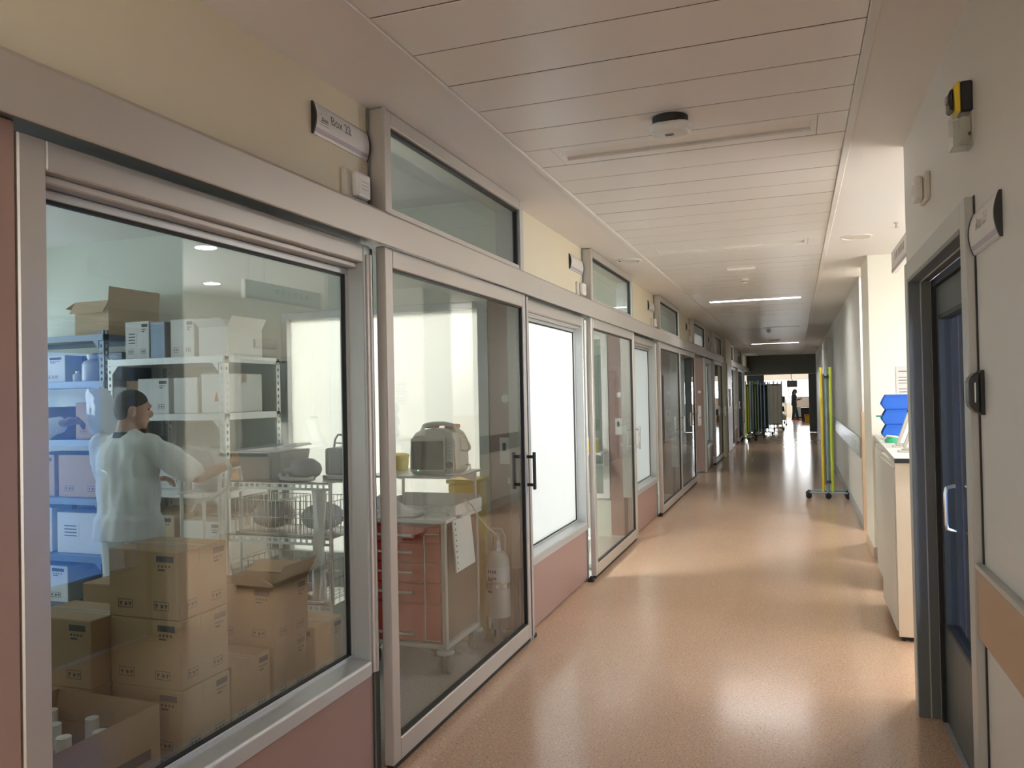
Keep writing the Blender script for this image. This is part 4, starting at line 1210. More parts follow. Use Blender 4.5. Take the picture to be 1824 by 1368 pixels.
carton(-4.41, -4.13, 4.36, 4.75, 1.511, .25, 'wide white carton above the nurse head', 'cardboard_white', False, 'y')
carton(-4.09, -3.88, 4.36, 4.75, 1.511, .25, 'white carton beside the one above the nurse head', 'cardboard_white', False, '')
carton(-3.85, -3.645, 4.36, 4.75, 1.511, .27, 'white carton with red warning triangle', 'cardboard_white', False, '', tri=True)
carton(-4.40, -4.05, 4.40, 4.8, .981, .28, 'grey carton on the third white shelf beside the nurse', 'cardboard_white', False, 'y')
carton(-4.02, -3.72, 4.5, 4.8, .981, .24, 'brown carton on the third white shelf by the post', 'cardboard', False, 'y')
carton(-4.50, -4.10, 4.36, 4.8, .501, .30, 'wide carton on the low white shelf left', 'cardboard_pale', False, 'y')
carton(-4.05, -3.66, 4.36, 4.8, .501, .27, 'wide carton on the low white shelf right', 'cardboard_white', False, 'y')
for x, q in zip((-4.0, -3.92, -3.84, -3.76), ('leftmost', 'second', 'third', 'rightmost')):
    bottle(x, 4.38, .981, .03, .17, '%s small clear bottle in the row on the third white shelf' % q, group='clear bottles on the white rack')
carton(-5.60, -5.10, 4.36, 4.7, 1.756, .20, 'white carton at the left on the second dark shelf', 'cardboard_white', False, 'y', lab=True)
carton(-5.06, -4.76, 4.56, 4.85, 1.756, .22, 'dark carton behind the round bottle', 'rack_blue_grey', False, '')
bottle(-4.90, 4.42, 1.756, .07, .20, 'round squat white bottle on the dark rack', group='bottles on the dark rack')
bottle(-5.02, 4.40, 1.756, .035, .08, 'tiny white jar beside the round bottle', group='bottles on the dark rack')
carton(-5.05, -4.72, 4.40, 4.75, 1.331, .27, 'brown carton on the third dark shelf behind the raised arm', 'cardboard', False, 'y')
carton(-5.75, -5.30, 4.36, 4.8, 1.331, .24, 'shadowy carton at the left on the third dark shelf', 'cardboard', False, '')
carton(-5.60, -5.22, 4.36, 4.75, .906, .31, 'labelled carton on the fourth dark shelf left', 'cardboard', False, 'y', lab=True)
carton(-5.18, -4.74, 4.36, 4.75, .906, .31, 'plain carton on the fourth dark shelf right', 'cardboard', False, 'y')
carton(-5.70, -5.25, 4.36, 4.75, .491, .33, 'blue-shaded carton on the fifth dark shelf left', 'cardboard_white', False, '')
carton(-5.20, -4.74, 4.36, 4.75, .491, .30, 'carton with small label on the fifth dark shelf right', 'cardboard_white', False, '', lab=True)
carton(-5.60, -5.10, 4.36, 4.75, .121, .27, 'pale carton on the bottom dark shelf', 'cardboard_white', False, 'y')

# ================================================================== steel trolley with equipment
t = thing('equipment_trolley', 'steel wire trolley loaded with baskets and resuscitation gear', 'trolley', (-2.86, 4.05, 0), group=None)
tx0, tx1, ty0, ty1 = -3.22, -2.50, 3.85, 4.25
for x in (tx0, tx1):
    for y in (ty0, ty1):
        pst = wp('post', MB().cyl((x, y, .07), (x, y, 1.12), .012, n=10), 'steel', t, smooth=True)
        c = MB(); castor(c, x, y, .036); wp('castor', c, 'black_rubber', pst, smooth=True)
for z in (1.115, .80, .42):
    b = MB().box(tx0, tx1, ty0, ty1, z - .004, z)
    for y in (ty0, ty1 - .003):
        b.box(tx0, tx1, y, y + .003, z - .045, z - .030).box(tx0, tx1, y, y + .003, z - .012, z)
        n = 18
        for i in range(n + 1):
            xx = tx0 + (tx1 - tx0 - .014) * i / n
            b.box(xx, xx + .014, y, y + .003, z - .030, z - .012)
    wp('shelf', b, 'steel', t)
# storage tub with lid
t = thing('storage_tub', 'grey plastic tub with tilted lid on the trolley', 'tub', (-3.02, 4.08, 1.115))
wp('tub_body', MB().add([(-3.17, 3.93, 1.116), (-2.90, 3.93, 1.116), (-2.90, 4.2, 1.116), (-3.17, 4.2, 1.116), (-3.19, 3.91, 1.285), (-2.88, 3.91, 1.285), (-2.88, 4.22, 1.285), (-3.19, 4.22, 1.285)],
   [(0, 1, 2, 3), (4, 5, 6, 7), (0, 1, 5, 4), (1, 2, 6, 5), (2, 3, 7, 6), (3, 0, 4, 7)]), 'grey_plastic', t, .006)
wp('lid', MB().add([(-3.21, 3.90, 1.287), (-2.87, 3.90, 1.295), (-2.87, 4.23, 1.31), (-3.21, 4.23, 1.30), (-3.20, 3.91, 1.299), (-2.88, 3.91, 1.307), (-2.88, 4.22, 1.322), (-3.20, 4.22, 1.312)],
   [(0, 1, 2, 3), (4, 5, 6, 7), (0, 1, 5, 4), (1, 2, 6, 5), (2, 3, 7, 6), (3, 0, 4, 7)]), 'bag_grey', t, .003)
# resuscitator bag
t = thing('resuscitator_bag', 'grey oval resuscitator bag lying in a clear sleeve on the trolley', 'bag mask', (-2.74, 3.98, 1.115))
wp('bag', MB().lathe([(.006, -.10), (.03, -.098), (.055, -.07), (.066, -.01), (.062, .04), (.04, .078), (.024, .09), (.006, .092)], (-2.715, 3.935, 1.185), 22, 'x'), 'bag_grey', t, smooth=True)
wp('valve', MB().cyl((-2.82, 3.935, 1.180), (-2.855, 3.935, 1.17), .022, n=14).cyl((-2.845, 3.935, 1.17), (-2.845, 3.935, 1.14), .014, n=12), 'plastic_clear_white', t, smooth=True)
wp('sleeve', MB().tube([(-2.86, 3.872, 1.16), (-2.84, 3.868, 1.135), (-2.76, 3.866, 1.130), (-2.66, 3.868, 1.13), (-2.62, 3.872, 1.14)], .013), 'plastic_clear_white', t, smooth=True)
# carrying case
t = thing('device_case', 'dark grey device case with carrying handle on the trolley', 'case', (-2.58, 4.12, 1.115))
csh = wp('shell', MB().box(-2.655, -2.50, 4.03, 4.21, 1.141, 1.30), 'grey_plastic', t, .015, seg=3)
wp('base', MB().box(-2.665, -2.49, 4.02, 4.22, 1.116, 1.140), 'white_plastic', t, .004)
wp('handle', MB().tube([(-2.645, 4.12, 1.295), (-2.635, 4.12, 1.35), (-2.615, 4.12, 1.375), (-2.54, 4.12, 1.375), (-2.52, 4.12, 1.35), (-2.51, 4.12, 1.295)], .007), 'frame_grey', csh, smooth=True)
wp('handle_bar', MB().cyl((-2.64, 4.12, 1.325), (-2.515, 4.12, 1.325), .005, n=8), 'frame_grey', csh, smooth=True)
# wire baskets
def basket(x0, x1, y0, y1, z, h, label):
    t = thing('wire_basket', label, 'basket', ((x0 + x1) / 2, (y0 + y1) / 2, z), group='wire baskets on the trolley')
    b = MB(); r = .0028
    for zz in (z + .004, z + h * .5, z + h):
        b.tube([(x0, y0, zz), (x1, y0, zz), (x1, y1, zz), (x0, y1, zz), (x0, y0, zz)], r, 5)
    wp('rim', b, 'steel', t)
    b = MB(); n = 12
    for i in range(n + 1):
        x = x0 + (x1 - x0) * i / n
        b.cyl((x, y0, z), (x, y0, z + h), r * .8, n=5).cyl((x, y1, z), (x, y1, z + h), r * .8, n=5).cyl((x, y0, z + .003), (x, y1, z + .003), r * .8, n=5)
    for i in range(7):
        y = y0 + (y1 - y0) * i / 6
        b.cyl((x0, y, z), (x0, y, z + h), r * .8, n=5).cyl((x1, y, z), (x1, y, z + h), r * .8, n=5)
    wp('mesh', b, 'steel', t)
    wp('contents', MB().ell(((x0 + x1) / 2, (y0 + y1) / 2, z + .09), ((x1 - x0) * .42, (y1 - y0) * .42, .08), 14, 8), 'cloth_pale', t, smooth=True)
basket(-3.19, -2.88, 3.89, 4.21, .801, .20, 'left wire basket on the trolley middle shelf')
basket(-2.84, -2.53, 3.89, 4.21, .801, .20, 'right wire basket on the trolley middle shelf')
basket(-3.15, -2.58, 3.89, 4.21, .421, .22, 'long wire basket on the lowest trolley shelf')
# hanging hoses and sheet
tag(mk('breathing_hose', MB().tube([(-3.24, 3.82, 1.30), (-3.16, 3.81, 1.2), (-3.18, 3.81, 1.08), (-3.28, 3.80, 1.02), (-3.40, 3.80, .99), (-3.44, 3.80, .93)], .013), 'tube_plastic', None, smooth=True), 'pale corrugated hose looping off the trolley', 'hose')
t = thing('plastic_sheet', 'crumpled white plastic sheet hanging off the trolley corner', 'sheet', (-2.48, 3.82, 1.1))
b = MB(); vs = []; NX, NZ = 6, 14
for j in range(NZ + 1):
    for i in range(NX + 1):
        u, v = i / NX, j / NZ
        vs.append((-2.585 + .10 * u * (1 - .25 * v) + .01 * v, 3.79 + .018 * math.sin(9 * u + 5 * v) + .01 * math.sin(23 * u), 1.09 - .62 * v))
fs = [(j * (NX + 1) + i, j * (NX + 1) + i + 1, (j + 1) * (NX + 1) + i + 1, (j + 1) * (NX + 1) + i) for j in range(NZ) for i in range(NX)]
o = wp('sheet', b.add(vs, fs), 'cloth_white', t, smooth=True)
o.modifiers.new('thick', 'SOLIDIFY').thickness = .003
# infusion stand with a small tray, dark pouch
t = thing('equipment_stand', 'white stand with two small trays beside the trolley', 'stand', (-3.55, 4.08, 0))
for x in (-3.70, -3.40):
    wp('leg', MB().cyl((x, 4.0, 0), (x, 4.0, 1.18), .011, n=10).cyl((x, 4.2, 0), (x, 4.2, 1.18), .011, n=10), 'rack_white', t, smooth=True)
for z in (1.17, 1.02, .35): wp('tray', MB().box(-3.72, -3.38, 3.98, 4.22, z - .012, z), 'rack_white', t, .002)
t = thing('dark_pouch', 'dark grey folded pouch on the white stand', 'pouch', (-3.60, 4.1, 1.171))
wp('pouch', MB().prism([(-3.68, 1.172), (-3.46, 1.172), (-3.47, 1.24), (-3.52, 1.285), (-3.66, 1.30), (-3.70, 1.315), (-3.66, 1.27)], 4.02, 4.16, 'y'), 'bag_grey', t, .01, seg=2)
t = thing('dark_pouch', 'dark drooping cloth bundle on the lower tray of the white stand', 'pouch', (-3.55, 4.1, 1.021))
wp('bundle', MB().ell((-3.55, 4.1, 1.066), (.12, .09, .044), 14, 8), 'bag_grey', t, smooth=True)

# ================================================================== red drawer cart with monitor
CX0, CX1, CY0, CY1 = -2.465, -1.915, 4.12, 4.62
cart = thing('drawer_cart', 'red five-drawer medical cart with white top behind the glass door', 'cart', ((CX0 + CX1) / 2, (CY0 + CY1) / 2, 0))
wp('body', MB().box(CX0 + .02, CX1 - .02, CY0 + .02, CY1, .17, .845), 'cart_red', cart, .003)
wp('side_panel', MB().box(CX1 - .019, CX1 - .006, CY0 + .035, CY1 - .03, .18, .84), 'cart_side', cart, .002)
wp('side_panel', MB().box(CX0 + .006, CX0 + .019, CY0 + .035, CY1 - .03, .18, .84), 'beige_plastic', cart, .002)
zs = [.845, .745, .63, .512, .395, .172]
for a, b_ in zip(zs, zs[1:]):
    d = wp('drawer', MB().box(CX0 + .03, CX1 - .034, CY0 - .002, CY0 + .019, b_ + .004, a - .004), 'cart_red', cart, .003)
    zz = a - .052 if b_ > .2 else b_ + .05
    h = MB().box(CX0 + .10, CX1 - .20, CY0 - .034, CY0 - .022, zz - .007, zz + .007)
    for x in (CX0 + .12, CX1 - .22): h.box(x - .008, x + .008, CY0 - .023, CY0 - .002, zz - .005, zz + .005)
    wp('handle', h, 'aluminium', d, .002)
for x in (CX0, CX1 - .03):
    for y in (CY0, CY1 - .02):
        wp('corner_post', MB().box(x, x + .03, y, y + .03, .15, .86), 'aluminium', cart, .006, seg=2)
wp('top', MB().box(CX0 - .015, CX1 + .015, CY0 - .015, CY1 + .03, .861, .885), 'white_plastic', cart, .006, seg=2)
wp('top_rim', MB().box(CX0 - .015, CX0, CY0 + .04, CY1 + .03, .886, .95).box(CX1, CX1 + .015, CY0 + .12, CY1 + .03, .886, .95).box(CX0, CX1, CY1 + .015, CY1 + .03, .886, .97), 'white_plastic', cart, .003)
wp('base_tray', MB().box(CX0, CX1, CY0, CY1, .135, .165), 'frame_grey', cart, .008, seg=2)
wp('guard_rod', MB().tube([(CX1 - .035, CY0 - .012, .80), (CX1 - .12, CY0 - .018, .80), (CX1 - .125, CY0 - .018, .79), (CX1 - .125, CY0 - .018, .20), (CX1 - .12, CY0 - .018, .19), (CX1 - .035, CY0 - .012, .19)], .004, 6), 'steel', cart, smooth=True)
for x in (CX0 + .05, CX1 - .02):
    for y in (CY0 + .02, CY1 - .03):
        f = wp('castor_fork', MB().lathe([(.05, .112), (.052, .122), (.045, .134)], (x, y, 0), 18).cyl((x, y, .05), (x, y, .112), .012, n=10), 'grey_plastic', cart, smooth=True)
        for s in (-1, 1):
            q = MB().lathe([(.012, -.010), (.034, -.012), (.036, .012), (.012, .010)], (x + s * .021, y, .056), 22, 'x')
            wp('hub', q, 'white_plastic', f, smooth=True)
            wp('tyre', MB().lathe([(.0365, -.012), (.052, -.012), (.056, -.006), (.056, .006), (.052, .012), (.0365, .012)], (x + s * .021, y, .056), 24, 'x'), 'frame_shade_grey', f, smooth=True)
for x in (CX0 + .02, CX1 - .02):
    wp('shelf_upright', MB().cyl((x, CY1 + .005, .88), (x, CY1 + .005, 1.112), .011, n=10), 'aluminium', cart, smooth=True)
    wp('shelf_bracket', MB().prism([(CY1 + .01, 1.112), (CY1 + .01, 1.05), (CY1 - .25, 1.112)], x - .003, x + .003, 'x'), 'aluminium', cart)
wp('monitor_shelf', MB().box(CX0 - .01, CX1 + .01, CY0 + .06, CY1 + .06, 1.113, 1.125), 'aluminium_cool', cart, .003)

# patient monitor
t = thing('patient_monitor', 'grey portable patient monitor with dark screen and curly cable', 'monitor', (-2.02, 4.34, 1.126))
mx0, mx1, my0, my1, mz = -2.20, -1.90, 4.24, 4.46, 1.1275
prof = [(mx0, mz + .012), (mx0 + .015, mz), (mx1 - .03, mz), (mx1, mz + .03), (mx1 - .004, mz + .20), (mx1 - .03, mz + .25), (mx1 - .09, mz + .275), (mx0 + .09, mz + .272), (mx0 + .03, mz + .25), (mx0 + .004, mz + .21)]
wp('shell', MB().prism(prof, my0 + .02, my1, 'y'), 'monitor_shell', t, .012, seg=2)
bez = wp('bezel', MB().prism([(mx0 + .004, mz + .02), (mx1 - .06, mz + .02), (mx1 - .062, mz + .225), (mx0 + .012, mz + .218)], my0, my0 + .019, 'y'), 'monitor_shell', t, .004)
wp('screen', MB().prism([(mx0 + .014, mz + .032), (mx1 - .072, mz + .032), (mx1 - .074, mz + .205), (mx0 + .020, mz + .20)], my0 - .002, my0 - .0005, 'y'), 'screen_dark', bez)
cst = wp('control_strip', MB().box(mx1 - .055, mx1 - .012, my0 + .008, my0 + .0195, mz + .03, mz + .215), 'monitor_shell', t, .003)
b = MB()
for i in range(5): b.box(mx1 - .046, mx1 - .022, my0 + .004, my0 + .0078, mz + .095 + .022 * i, mz + .105 + .022 * i)
wp('button', b, 'grey_plastic', cst, .001)
wp('dial', MB().cyl((mx1 - .034, my0 - .012, mz + .06), (mx1 - .034, my0 + .0078, mz + .06), .02, n=18), 'black_plastic', cst, .002)
wp('indicator', MB().cyl((mx0 + .06, my0 - .004, mz + .026), (mx0 + .06, my0 - .0006, mz + .026), .004, n=8), 'led_green', bez)
wp('handle', MB().tube([(mx0 + .03, 4.35, mz + .25), (mx0 + .05, 4.35, mz + .29), (mx0 + .11, 4.35, mz + .302), (mx1 - .11, 4.35, mz + .302), (mx1 - .05, 4.35, mz + .29), (mx1 - .03, 4.35, mz + .25)], .013), 'monitor_shell', t, smooth=True)
wp('paddle', MB().box(mx0 + .03, mx0 + .12, 4.36, 4.43, mz + .274, mz + .300), 'cart_red', t, .008, seg=2)
wp('paddle', MB().box(mx1 - .12, mx1 - .04, 4.36, 4.43, mz + .272, mz + .298), 'orange_plastic', t, .008, seg=2)
pts = []
for i in range(90):
    u = i / 89
    base = Vector((mx1 - .04 + .10 * math.sin(math.pi * min(1, u * 1.15)) * .9, 4.36 - .02 * u, mz + .285 - .16 * math.sin(math.pi * u * .75) + .02 * u))
    pts.append(base + Vector((.006 * math.cos(i * 1.3), .006 * math.sin(i * 1.3), 0)))
wp('curly_cable', MB().tube(pts, .0045, 6), 'tube_plastic', t, smooth=True)
wp('mains_cable', MB().tube([(mx1 - .01, 4.42, mz + .05), (mx1 + .03, 4.40, mz + .05), (mx1 + .045, 4.36, mz + .02), (mx1 + .02, 4.28, mz + .006), (mx1 - .05, 4.22, mz + .006)], .005), 'tube_plastic', t, smooth=True)

# things on the cart
t = thing('paper_pad', 'curled sheets of printed paper on the cart top', 'paper', (-2.33, 4.25, .886))
vs = []; NX, NY = 8, 4
for j in range(NY + 1):
    for i in range(NX + 1):
        u, v = i / NX, j / NY
        vs.append((-2.45 + .33 * u, 4.135 + .22 * v, .889 + .11 * (1 - u) ** 1.5 * (.55 + .45 * v) + .01 * math.sin(8 * u)))
fs = [(j * (NX + 1) + i, j * (NX + 1) + i + 1, (j + 1) * (NX + 1) + i + 1, (j + 1) * (NX + 1) + i) for j in range(NY) for i in range(NX)]
o = wp('sheet', MB().add(vs, fs), 'cloth_white', t, smooth=True)
o.modifiers.new('thick', 'SOLIDIFY').thickness = .004
t = thing('cable_coil', 'coiled grey cable on the cart top', 'cable', (-2.02, 4.26, .886))
pts = [(-2.03 + (.075 + .004 * math.sin(i * .7)) * math.cos(i * .4), 4.25 + (.055) * math.sin(i * .4), .892 + .00075 * i) for i in range(64)]
wp('coil', MB().tube(pts, .0048, 6), 'tube_plastic', t, smooth=True)
t = thing('oxygen_tube', 'thin clear tube from the cart side to the cylinder valve', 'tube', (-1.86, 4.55, .7))
wp('tube', MB().tube([(-1.885, 4.36, .965), (-1.872, 4.42, .93), (-1.865, 4.5, .85), (-1.86, 4.62, .77), (-1.85, 4.70, .725), (-1.845, 4.735, .70)], .0048, 6), 'tube_plastic', t, smooth=True)
wp('connector', MB().cyl((-1.885, 4.36, .965), (-1.899, 4.36, .965), .008, n=8), 'white_plastic', t)
t = thing('document_sleeve', 'white punched document sleeve hanging on the cart side', 'sleeve', (-1.885, 4.30, .60))
b = MB(); vs = []
for z, k_ in ((.875, 0), (.78, .006), (.68, .012), (.575, .018)):
    vs += [(-1.883 + k_, 4.16 + .010 * (.875 - z), z), (-1.883 + k_ * .7, 4.42 + .12 * (.875 - z), z + .004)]
fs = [(2 * i, 2 * i + 1, 2 * i + 3, 2 * i + 2) for i in range(3)]
o = wp('pocket', b.add(vs, fs), 'cloth_white', t)
o.modifiers.new('thick', 'SOLIDIFY').thickness = .008
b = MB()
for i in range(9): b.box(-1.874 + .0018 * i, -1.872 + .0018 * i, 4.167, 4.177, .85 - .032 * i, .86 - .032 * i)
wp('punched_holes', b, 'print_grey', t)
wp('hook', MB().box(-1.899, -1.875, 4.25, 4.28, .876, .892), 'frame_grey', t)
t = thing('sharps_container', 'yellow sharps container at the left on the monitor shelf', 'container', (-2.44, 4.52, 1.126))
wp('body', MB().lathe([(.06, 1.1265), (.066, 1.20), (.068, 1.205)], (-2.43, 4.54, 0), 20), 'yellow_plastic', t, smooth=True)
wp('lid', MB().lathe([(.071, 1.2055), (.071, 1.222), (.05, 1.232), (.02, 1.234)], (-2.43, 4.54, 0), 20), 'yellow_plastic', t, smooth=True)
t = thing('yellow_bin', 'yellow clinical bin standing in the corner behind the monitor', 'bin', (-2.07, 4.82, 0))
wp('body', MB().prism([(-2.15, 0), (-1.985, 0), (-1.97, 1.02), (-2.165, 1.02)], 4.71, 4.92, 'y'), 'yellow_plastic', t, .012, seg=2)
wp('lid', MB().box(-2.175, -1.96, 4.70, 4.93, 1.021, 1.05), 'yellow_plastic', t, .008, seg=2)

# oxygen cylinder
ox = Vector((-1.845, 4.77, 0))
t = thing('oxygen_cylinder', 'white oxygen cylinder with steel foot beside the red cart', 'gas cylinder', (ox.x, ox.y, 0))
obd = mk('body', MB().lathe([(.066, .115), (.078, .135), (.078, .50), (.074, .54), (.055, .575), (.034, .59)], (0, 0, 0), 24), 'tank_white', t, smooth=True)
mk('foot', MB().lathe([(.080, .10), (.081, .17), (.074, .17), (.074, .10)], (0, 0, 0), 24), 'steel', t, smooth=True)
mk('strap', MB().lathe([(.081, .355), (.081, .385), (.077, .385), (.077, .355)], (0, 0, 0), 24), 'steel', t, smooth=True)
mk('stand', MB().cyl((0, 0, .0), (0, 0, .10), .05, n=16).box(-.03, .03, -.03, .03, 0, .11), 'steel', t)
ovl = mk('valve', MB().lathe([(.034, .59), (.03, .62), (.022, .63), (.022, .68), (.03, .69), (.012, .71)], (0, 0, 0), 16), 'steel', t, smooth=True)
mk('valve_guard', MB().tube([(-.05, 0, .585), (-.055, 0, .68), (-.03, 0, .73), (.03, 0, .73), (.055, 0, .68), (.05, 0, .585)], .007), 'plastic_clear_white', ovl, smooth=True)
mk('label', MB().lathe([(.0787, .40), (.0787, .49)], (0, 0, 0), 24), 'cloth_white', obd, smooth=True)
b = MB()
for i in range(4):
    a0 = -2.15 + .22 * i
    for q in ((.455, .475), (.415, .43)):
        b.add([(.0795 * math.cos(a), .0795 * math.sin(a), z) for z in q for a in (a0, a0 + .14)], [(0, 1, 3, 2)])
for z0 in (.33, .405):
    b.add([(.0797 * math.cos(-2.2 + .1 * j), .0797 * math.sin(-2.2 + .1 * j), z) for z in (z0, z0 + .014) for j in range(6)], [(j, j + 1, j + 7, j + 6) for j in range(5)])
mk('label_print', b, 'ink', obd)

# bits visible in the second and third rooms
for k, lb in ((1, 'second'), (2, 'third')):
    t = thing('waste_bin', 'small white waste bin inside the %s glass door' % lb, 'bin', (-1.90, 3.35 + PITCH * k, 0), group='white waste bins')
    mk('body', MB().lathe([(.09, 0), (.115, .26), (.118, .27), (.108, .27), (.085, .012)], (0, 0, 0), 20), 'white_plastic', t, smooth=True)
    mk('bag_rim', MB().lathe([(.119, .24), (.121, .275), (.112, .28)], (0, 0, 0), 20), 'cloth_white', t, smooth=True)
    t = thing('sharps_container', 'yellow sharps container on the partition ledge of the %s box room' % lb, 'container', (-2.10, 4.72 + PITCH * k, .95), group='partition sharps containers')
    mk('ledge', MB().box(-.12, .12, -.08, .245, -.025, -.001), 'white_plastic', t, .003)
    mk('body', MB().lathe([(.065, 0), (.072, .12), (.074, .13)], (0, 0, 0), 18), 'yellow_plastic', t, smooth=True)
    mk('lid', MB().lathe([(.076, .131), (.076, .15), (.04, .165)], (0, 0, 0), 18), 'white_plastic', t, smooth=True)
# notice on the mauve pier
t = thing('notice_sheet', 'white notice on the mauve panel of the far pier', 'notice', (-1.545, 20.1, 1.2))
wp('paper', MB().box(-1.5445, -1.541, 19.75, 20.35, 1.2, 1.62), 'cardboard_white', t)

# ================================================================== people
def bake_blob(mb, voxel, smooth_it=4):
    me = mesh_of('blob', mb)
    o = bpy.data.objects.new('blob', me); COL.objects.link(o)
    r = o.modifiers.new('r', 'REMESH'); r.mode = 'VOXEL'; r.voxel_size = voxel
    s = o.modifiers.new('s', 'SMOOTH'); s.iterations = smooth_it; s.factor = .5
    dg = bpy.context.evaluated_depsgraph_get()
    out = bpy.data.meshes.new_from_object(o.evaluated_get(dg))
    bpy.data.objects.remove(o)
    out.materials.clear()
    return out
def limb(b, pts, n=12):
    """chain of tapered segments; pts = [(point, radius)]"""
    for (p, r), (q, s) in zip(pts, pts[1:]):
        b.cyl(p, q, r, s, n)
    for p, r in pts: b.ell(p, (r, r, r), 12, 8)
def rotz(a): return Matrix.Rotation(a, 4, 'Z')
def hand(b, w, d, n_, side, curl=35):
    """palm and five fingers from wrist w along d, palm facing n_, thumb towards side"""
    d = Vector(d).normalized(); n_ = Vector(n_); n_ = (n_ - d * n_.dot(d)).normalized(); s = Vector(side); s = (s - d * s.dot(d) - n_ * s.dot(n_)).normalized()
    w = Vector(w)
    limb(b, [(w, .024), (w + d * .03, .022)])
    for u in (-.028, -.010, .010, .028):
        limb(b, [(w + d * .015 + s * u * .6, .015), (w + d * .085 + s * u, .0125)])
    for u, L in ((.030, .070), (.010, .080), (-.010, .075), (-.030, .058)):
        p = w + d * .088 + s * u
        a = math.radians(curl)
        d1 = d * math.cos(a) + n_ * math.sin(a); d2 = d * math.cos(a * 2.1) + n_ * math.sin(a * 2.1)
        q = p + d1 * L * .55
        limb(b, [(p, .0105), (q, .0095), (q + d2 * L * .5, .008)])
    p = w + d * .03 + s * .03
    q = p + (d * .6 + s * .7 + n_ * .25).normalized() * .045
    limb(b, [(p, .014), (q, .011), (q + (d * .9 + n_ * .35).normalized() * .035, .009)])
def person(label, loc, rz, J, mats, voxel=.009, group=None):
    t = thing('person', label, 'person', loc, rz, group=group)
    V = {k: Vector(v) for k, v in J.items() if isinstance(v, tuple)}
    hy = rotz(J.get('head_yaw', 0)) @ Matrix.Rotation(J.get('head_pitch', 0), 4, 'X')
    hc = V['head']
    def H(x, y, z): return hc + (hy @ Vector((x, y, z)))
    b = MB()
    b.ell(hc, (.074, .092, .108), 20, 14, hy)                       # skull, face towards local +y
    b.ell(H(0, .030, -.055), (.056, .062, .062), 16, 10, hy)        # jaw
    b.ell(H(0, .072, -.095), (.024, .018, .018), 12, 8, hy)         # chin
    b.ell(H(0, .098, -.020), (.013, .018, .024), 10, 8, hy)         # nose
    b.ell(H(0, .090, .028), (.045, .012, .010), 10, 8, hy)          # brow
    b.ell(H(0, .088, -.062), (.024, .010, .007), 10, 8, hy)         # lips
    for s in (-1, 1): b.ell(H(s * .076, -.008, -.012), (.009, .020, .031), 10, 8, hy)
    limb(b, [(V['neck'], .060), (H(0, -.02, -.06), .052)])
    limb(b, [(V['chest'] + Vector((0, 0, .10)), .07), (V['neck'], .058)])
    for s in 'lr':
        limb(b, [(V['sh_' + s], .050), (V['el_' + s], .040), (V['wr_' + s], .026)])
        hand(b, V['wr_' + s], V['wr_' + s] - V['el_' + s] if 'hd_' + s not in V else V['hd_' + s], V['pn_' + s], V['th_' + s], J.get('curl', 35))
        limb(b, [(V['chest'] + Vector((0, 0, .06)), .06), (V['sh_' + s], .05)])
        limb(b, [(V['hip_' + s], .06), (V['kn_' + s], .045), (V['an_' + s], .035)])
    limb(b, [(V['chest'], .10), (V['pelvis'], .10)])
    for s in 'lr': limb(b, [(V['pelvis'], .08), (V['hip_' + s], .07)])
    mk('body', bake_blob(b, voxel * .8, 3), mats['skin'], t, smooth=True)
    # eyes
    e = MB()
    for s in (-1, 1): e.ell(H(s * .030, .0835, .008), (.012, .006, .006), 10, 8, hy)
    mk('eyes', e, 'black_plastic', t, smooth=True)
    # hair
    b = MB()
    b.ell(H(0, -.012, .040), (.080, .092, .078), 18, 12, hy)
    b.ell(H(0, -.034, .000), (.075, .071, .088), 18, 12, hy)
    if J.get('long_hair'):
        limb(b, [(H(0, -.07, .02), .06), (H(0, -.085, -.08), .045), (H(0, -.08, -.15), .03)])
        b.ell(H(0, -.02, .02), (.086, .092, .09), 18, 12, hy)
    mk('hair', bake_blob(b, voxel, 3), mats['hair'], t, smooth=True)
    # tunic
    b = MB(); ch, pe = V['chest'], V['pelvis']
    wd = J.get('width', 1.0)
    b.ell(ch + Vector((0, 0, .02)), (.185 * wd, .125, .20), 20, 14)
    b.ell((ch + pe) / 2, (.186 * wd, .125, .25), 20, 14)
    b.ell(pe + Vector((0, 0, .04)), (.178 * wd, .126, .16), 20, 14)
    hem = J.get('hem', .80)
    limb(b, [(V['sh_l'], .072), (ch + Vector((0, 0, .12)), .07), (V['sh_r'], .072)])
    sf = J.get('sleeve', .75)
    for s in 'lr':
        if sf <= 1: q = V['sh_' + s].lerp(V['el_' + s], sf); limb(b, [(V['sh_' + s], .074), (q, .082)])
        else: q = V['el_' + s].lerp(V['wr_' + s], sf - 1); limb(b, [(V['sh_' + s], .074), (V['el_' + s], .070), (q, .066)])
    nl = len(b.v)
    b.lathe([(.115 * wd, pe.z + .08), (.185 * wd, pe.z), (.185 * wd, hem)], (pe.x, pe.y, 0), 24)
    b.v = b.v[:nl] + [(x, pe.y + (y - pe.y) * .68, z) for x, y, z in b.v[nl:]]
    sh = bake_blob(b, voxel, 5)
    nrm = [v.normal.copy() for v in sh.vertices]
    for v, nv in zip(sh.vertices, nrm):
        q = v.co
        f_ = noise.noise(Vector((q.x * 9, q.y * 9, q.z * 3.2))) * .024 + noise.noise(Vector((q.x * 22, q.y * 22, q.z * 9))) * .008
        v.co = v.co + nv * f_
        if v.co.z < hem: v.co.z = hem
    mk('tunic', sh, mats['top'], t, smooth=True)
    mk('collar', MB().lathe([(.074, V['neck'].z - .035), (.068, V['neck'].z - .004), (.060, V['neck'].z - .002), (.060, V['neck'].z - .04)], (V['neck'].x, V['neck'].y - .004, 0), 20), mats.get('collar', mats['top']), t, smooth=True)
    # trousers
    b = MB()
    b.ell(pe + Vector((0, 0, -.02)), (.165, .115, .13), 18, 12)
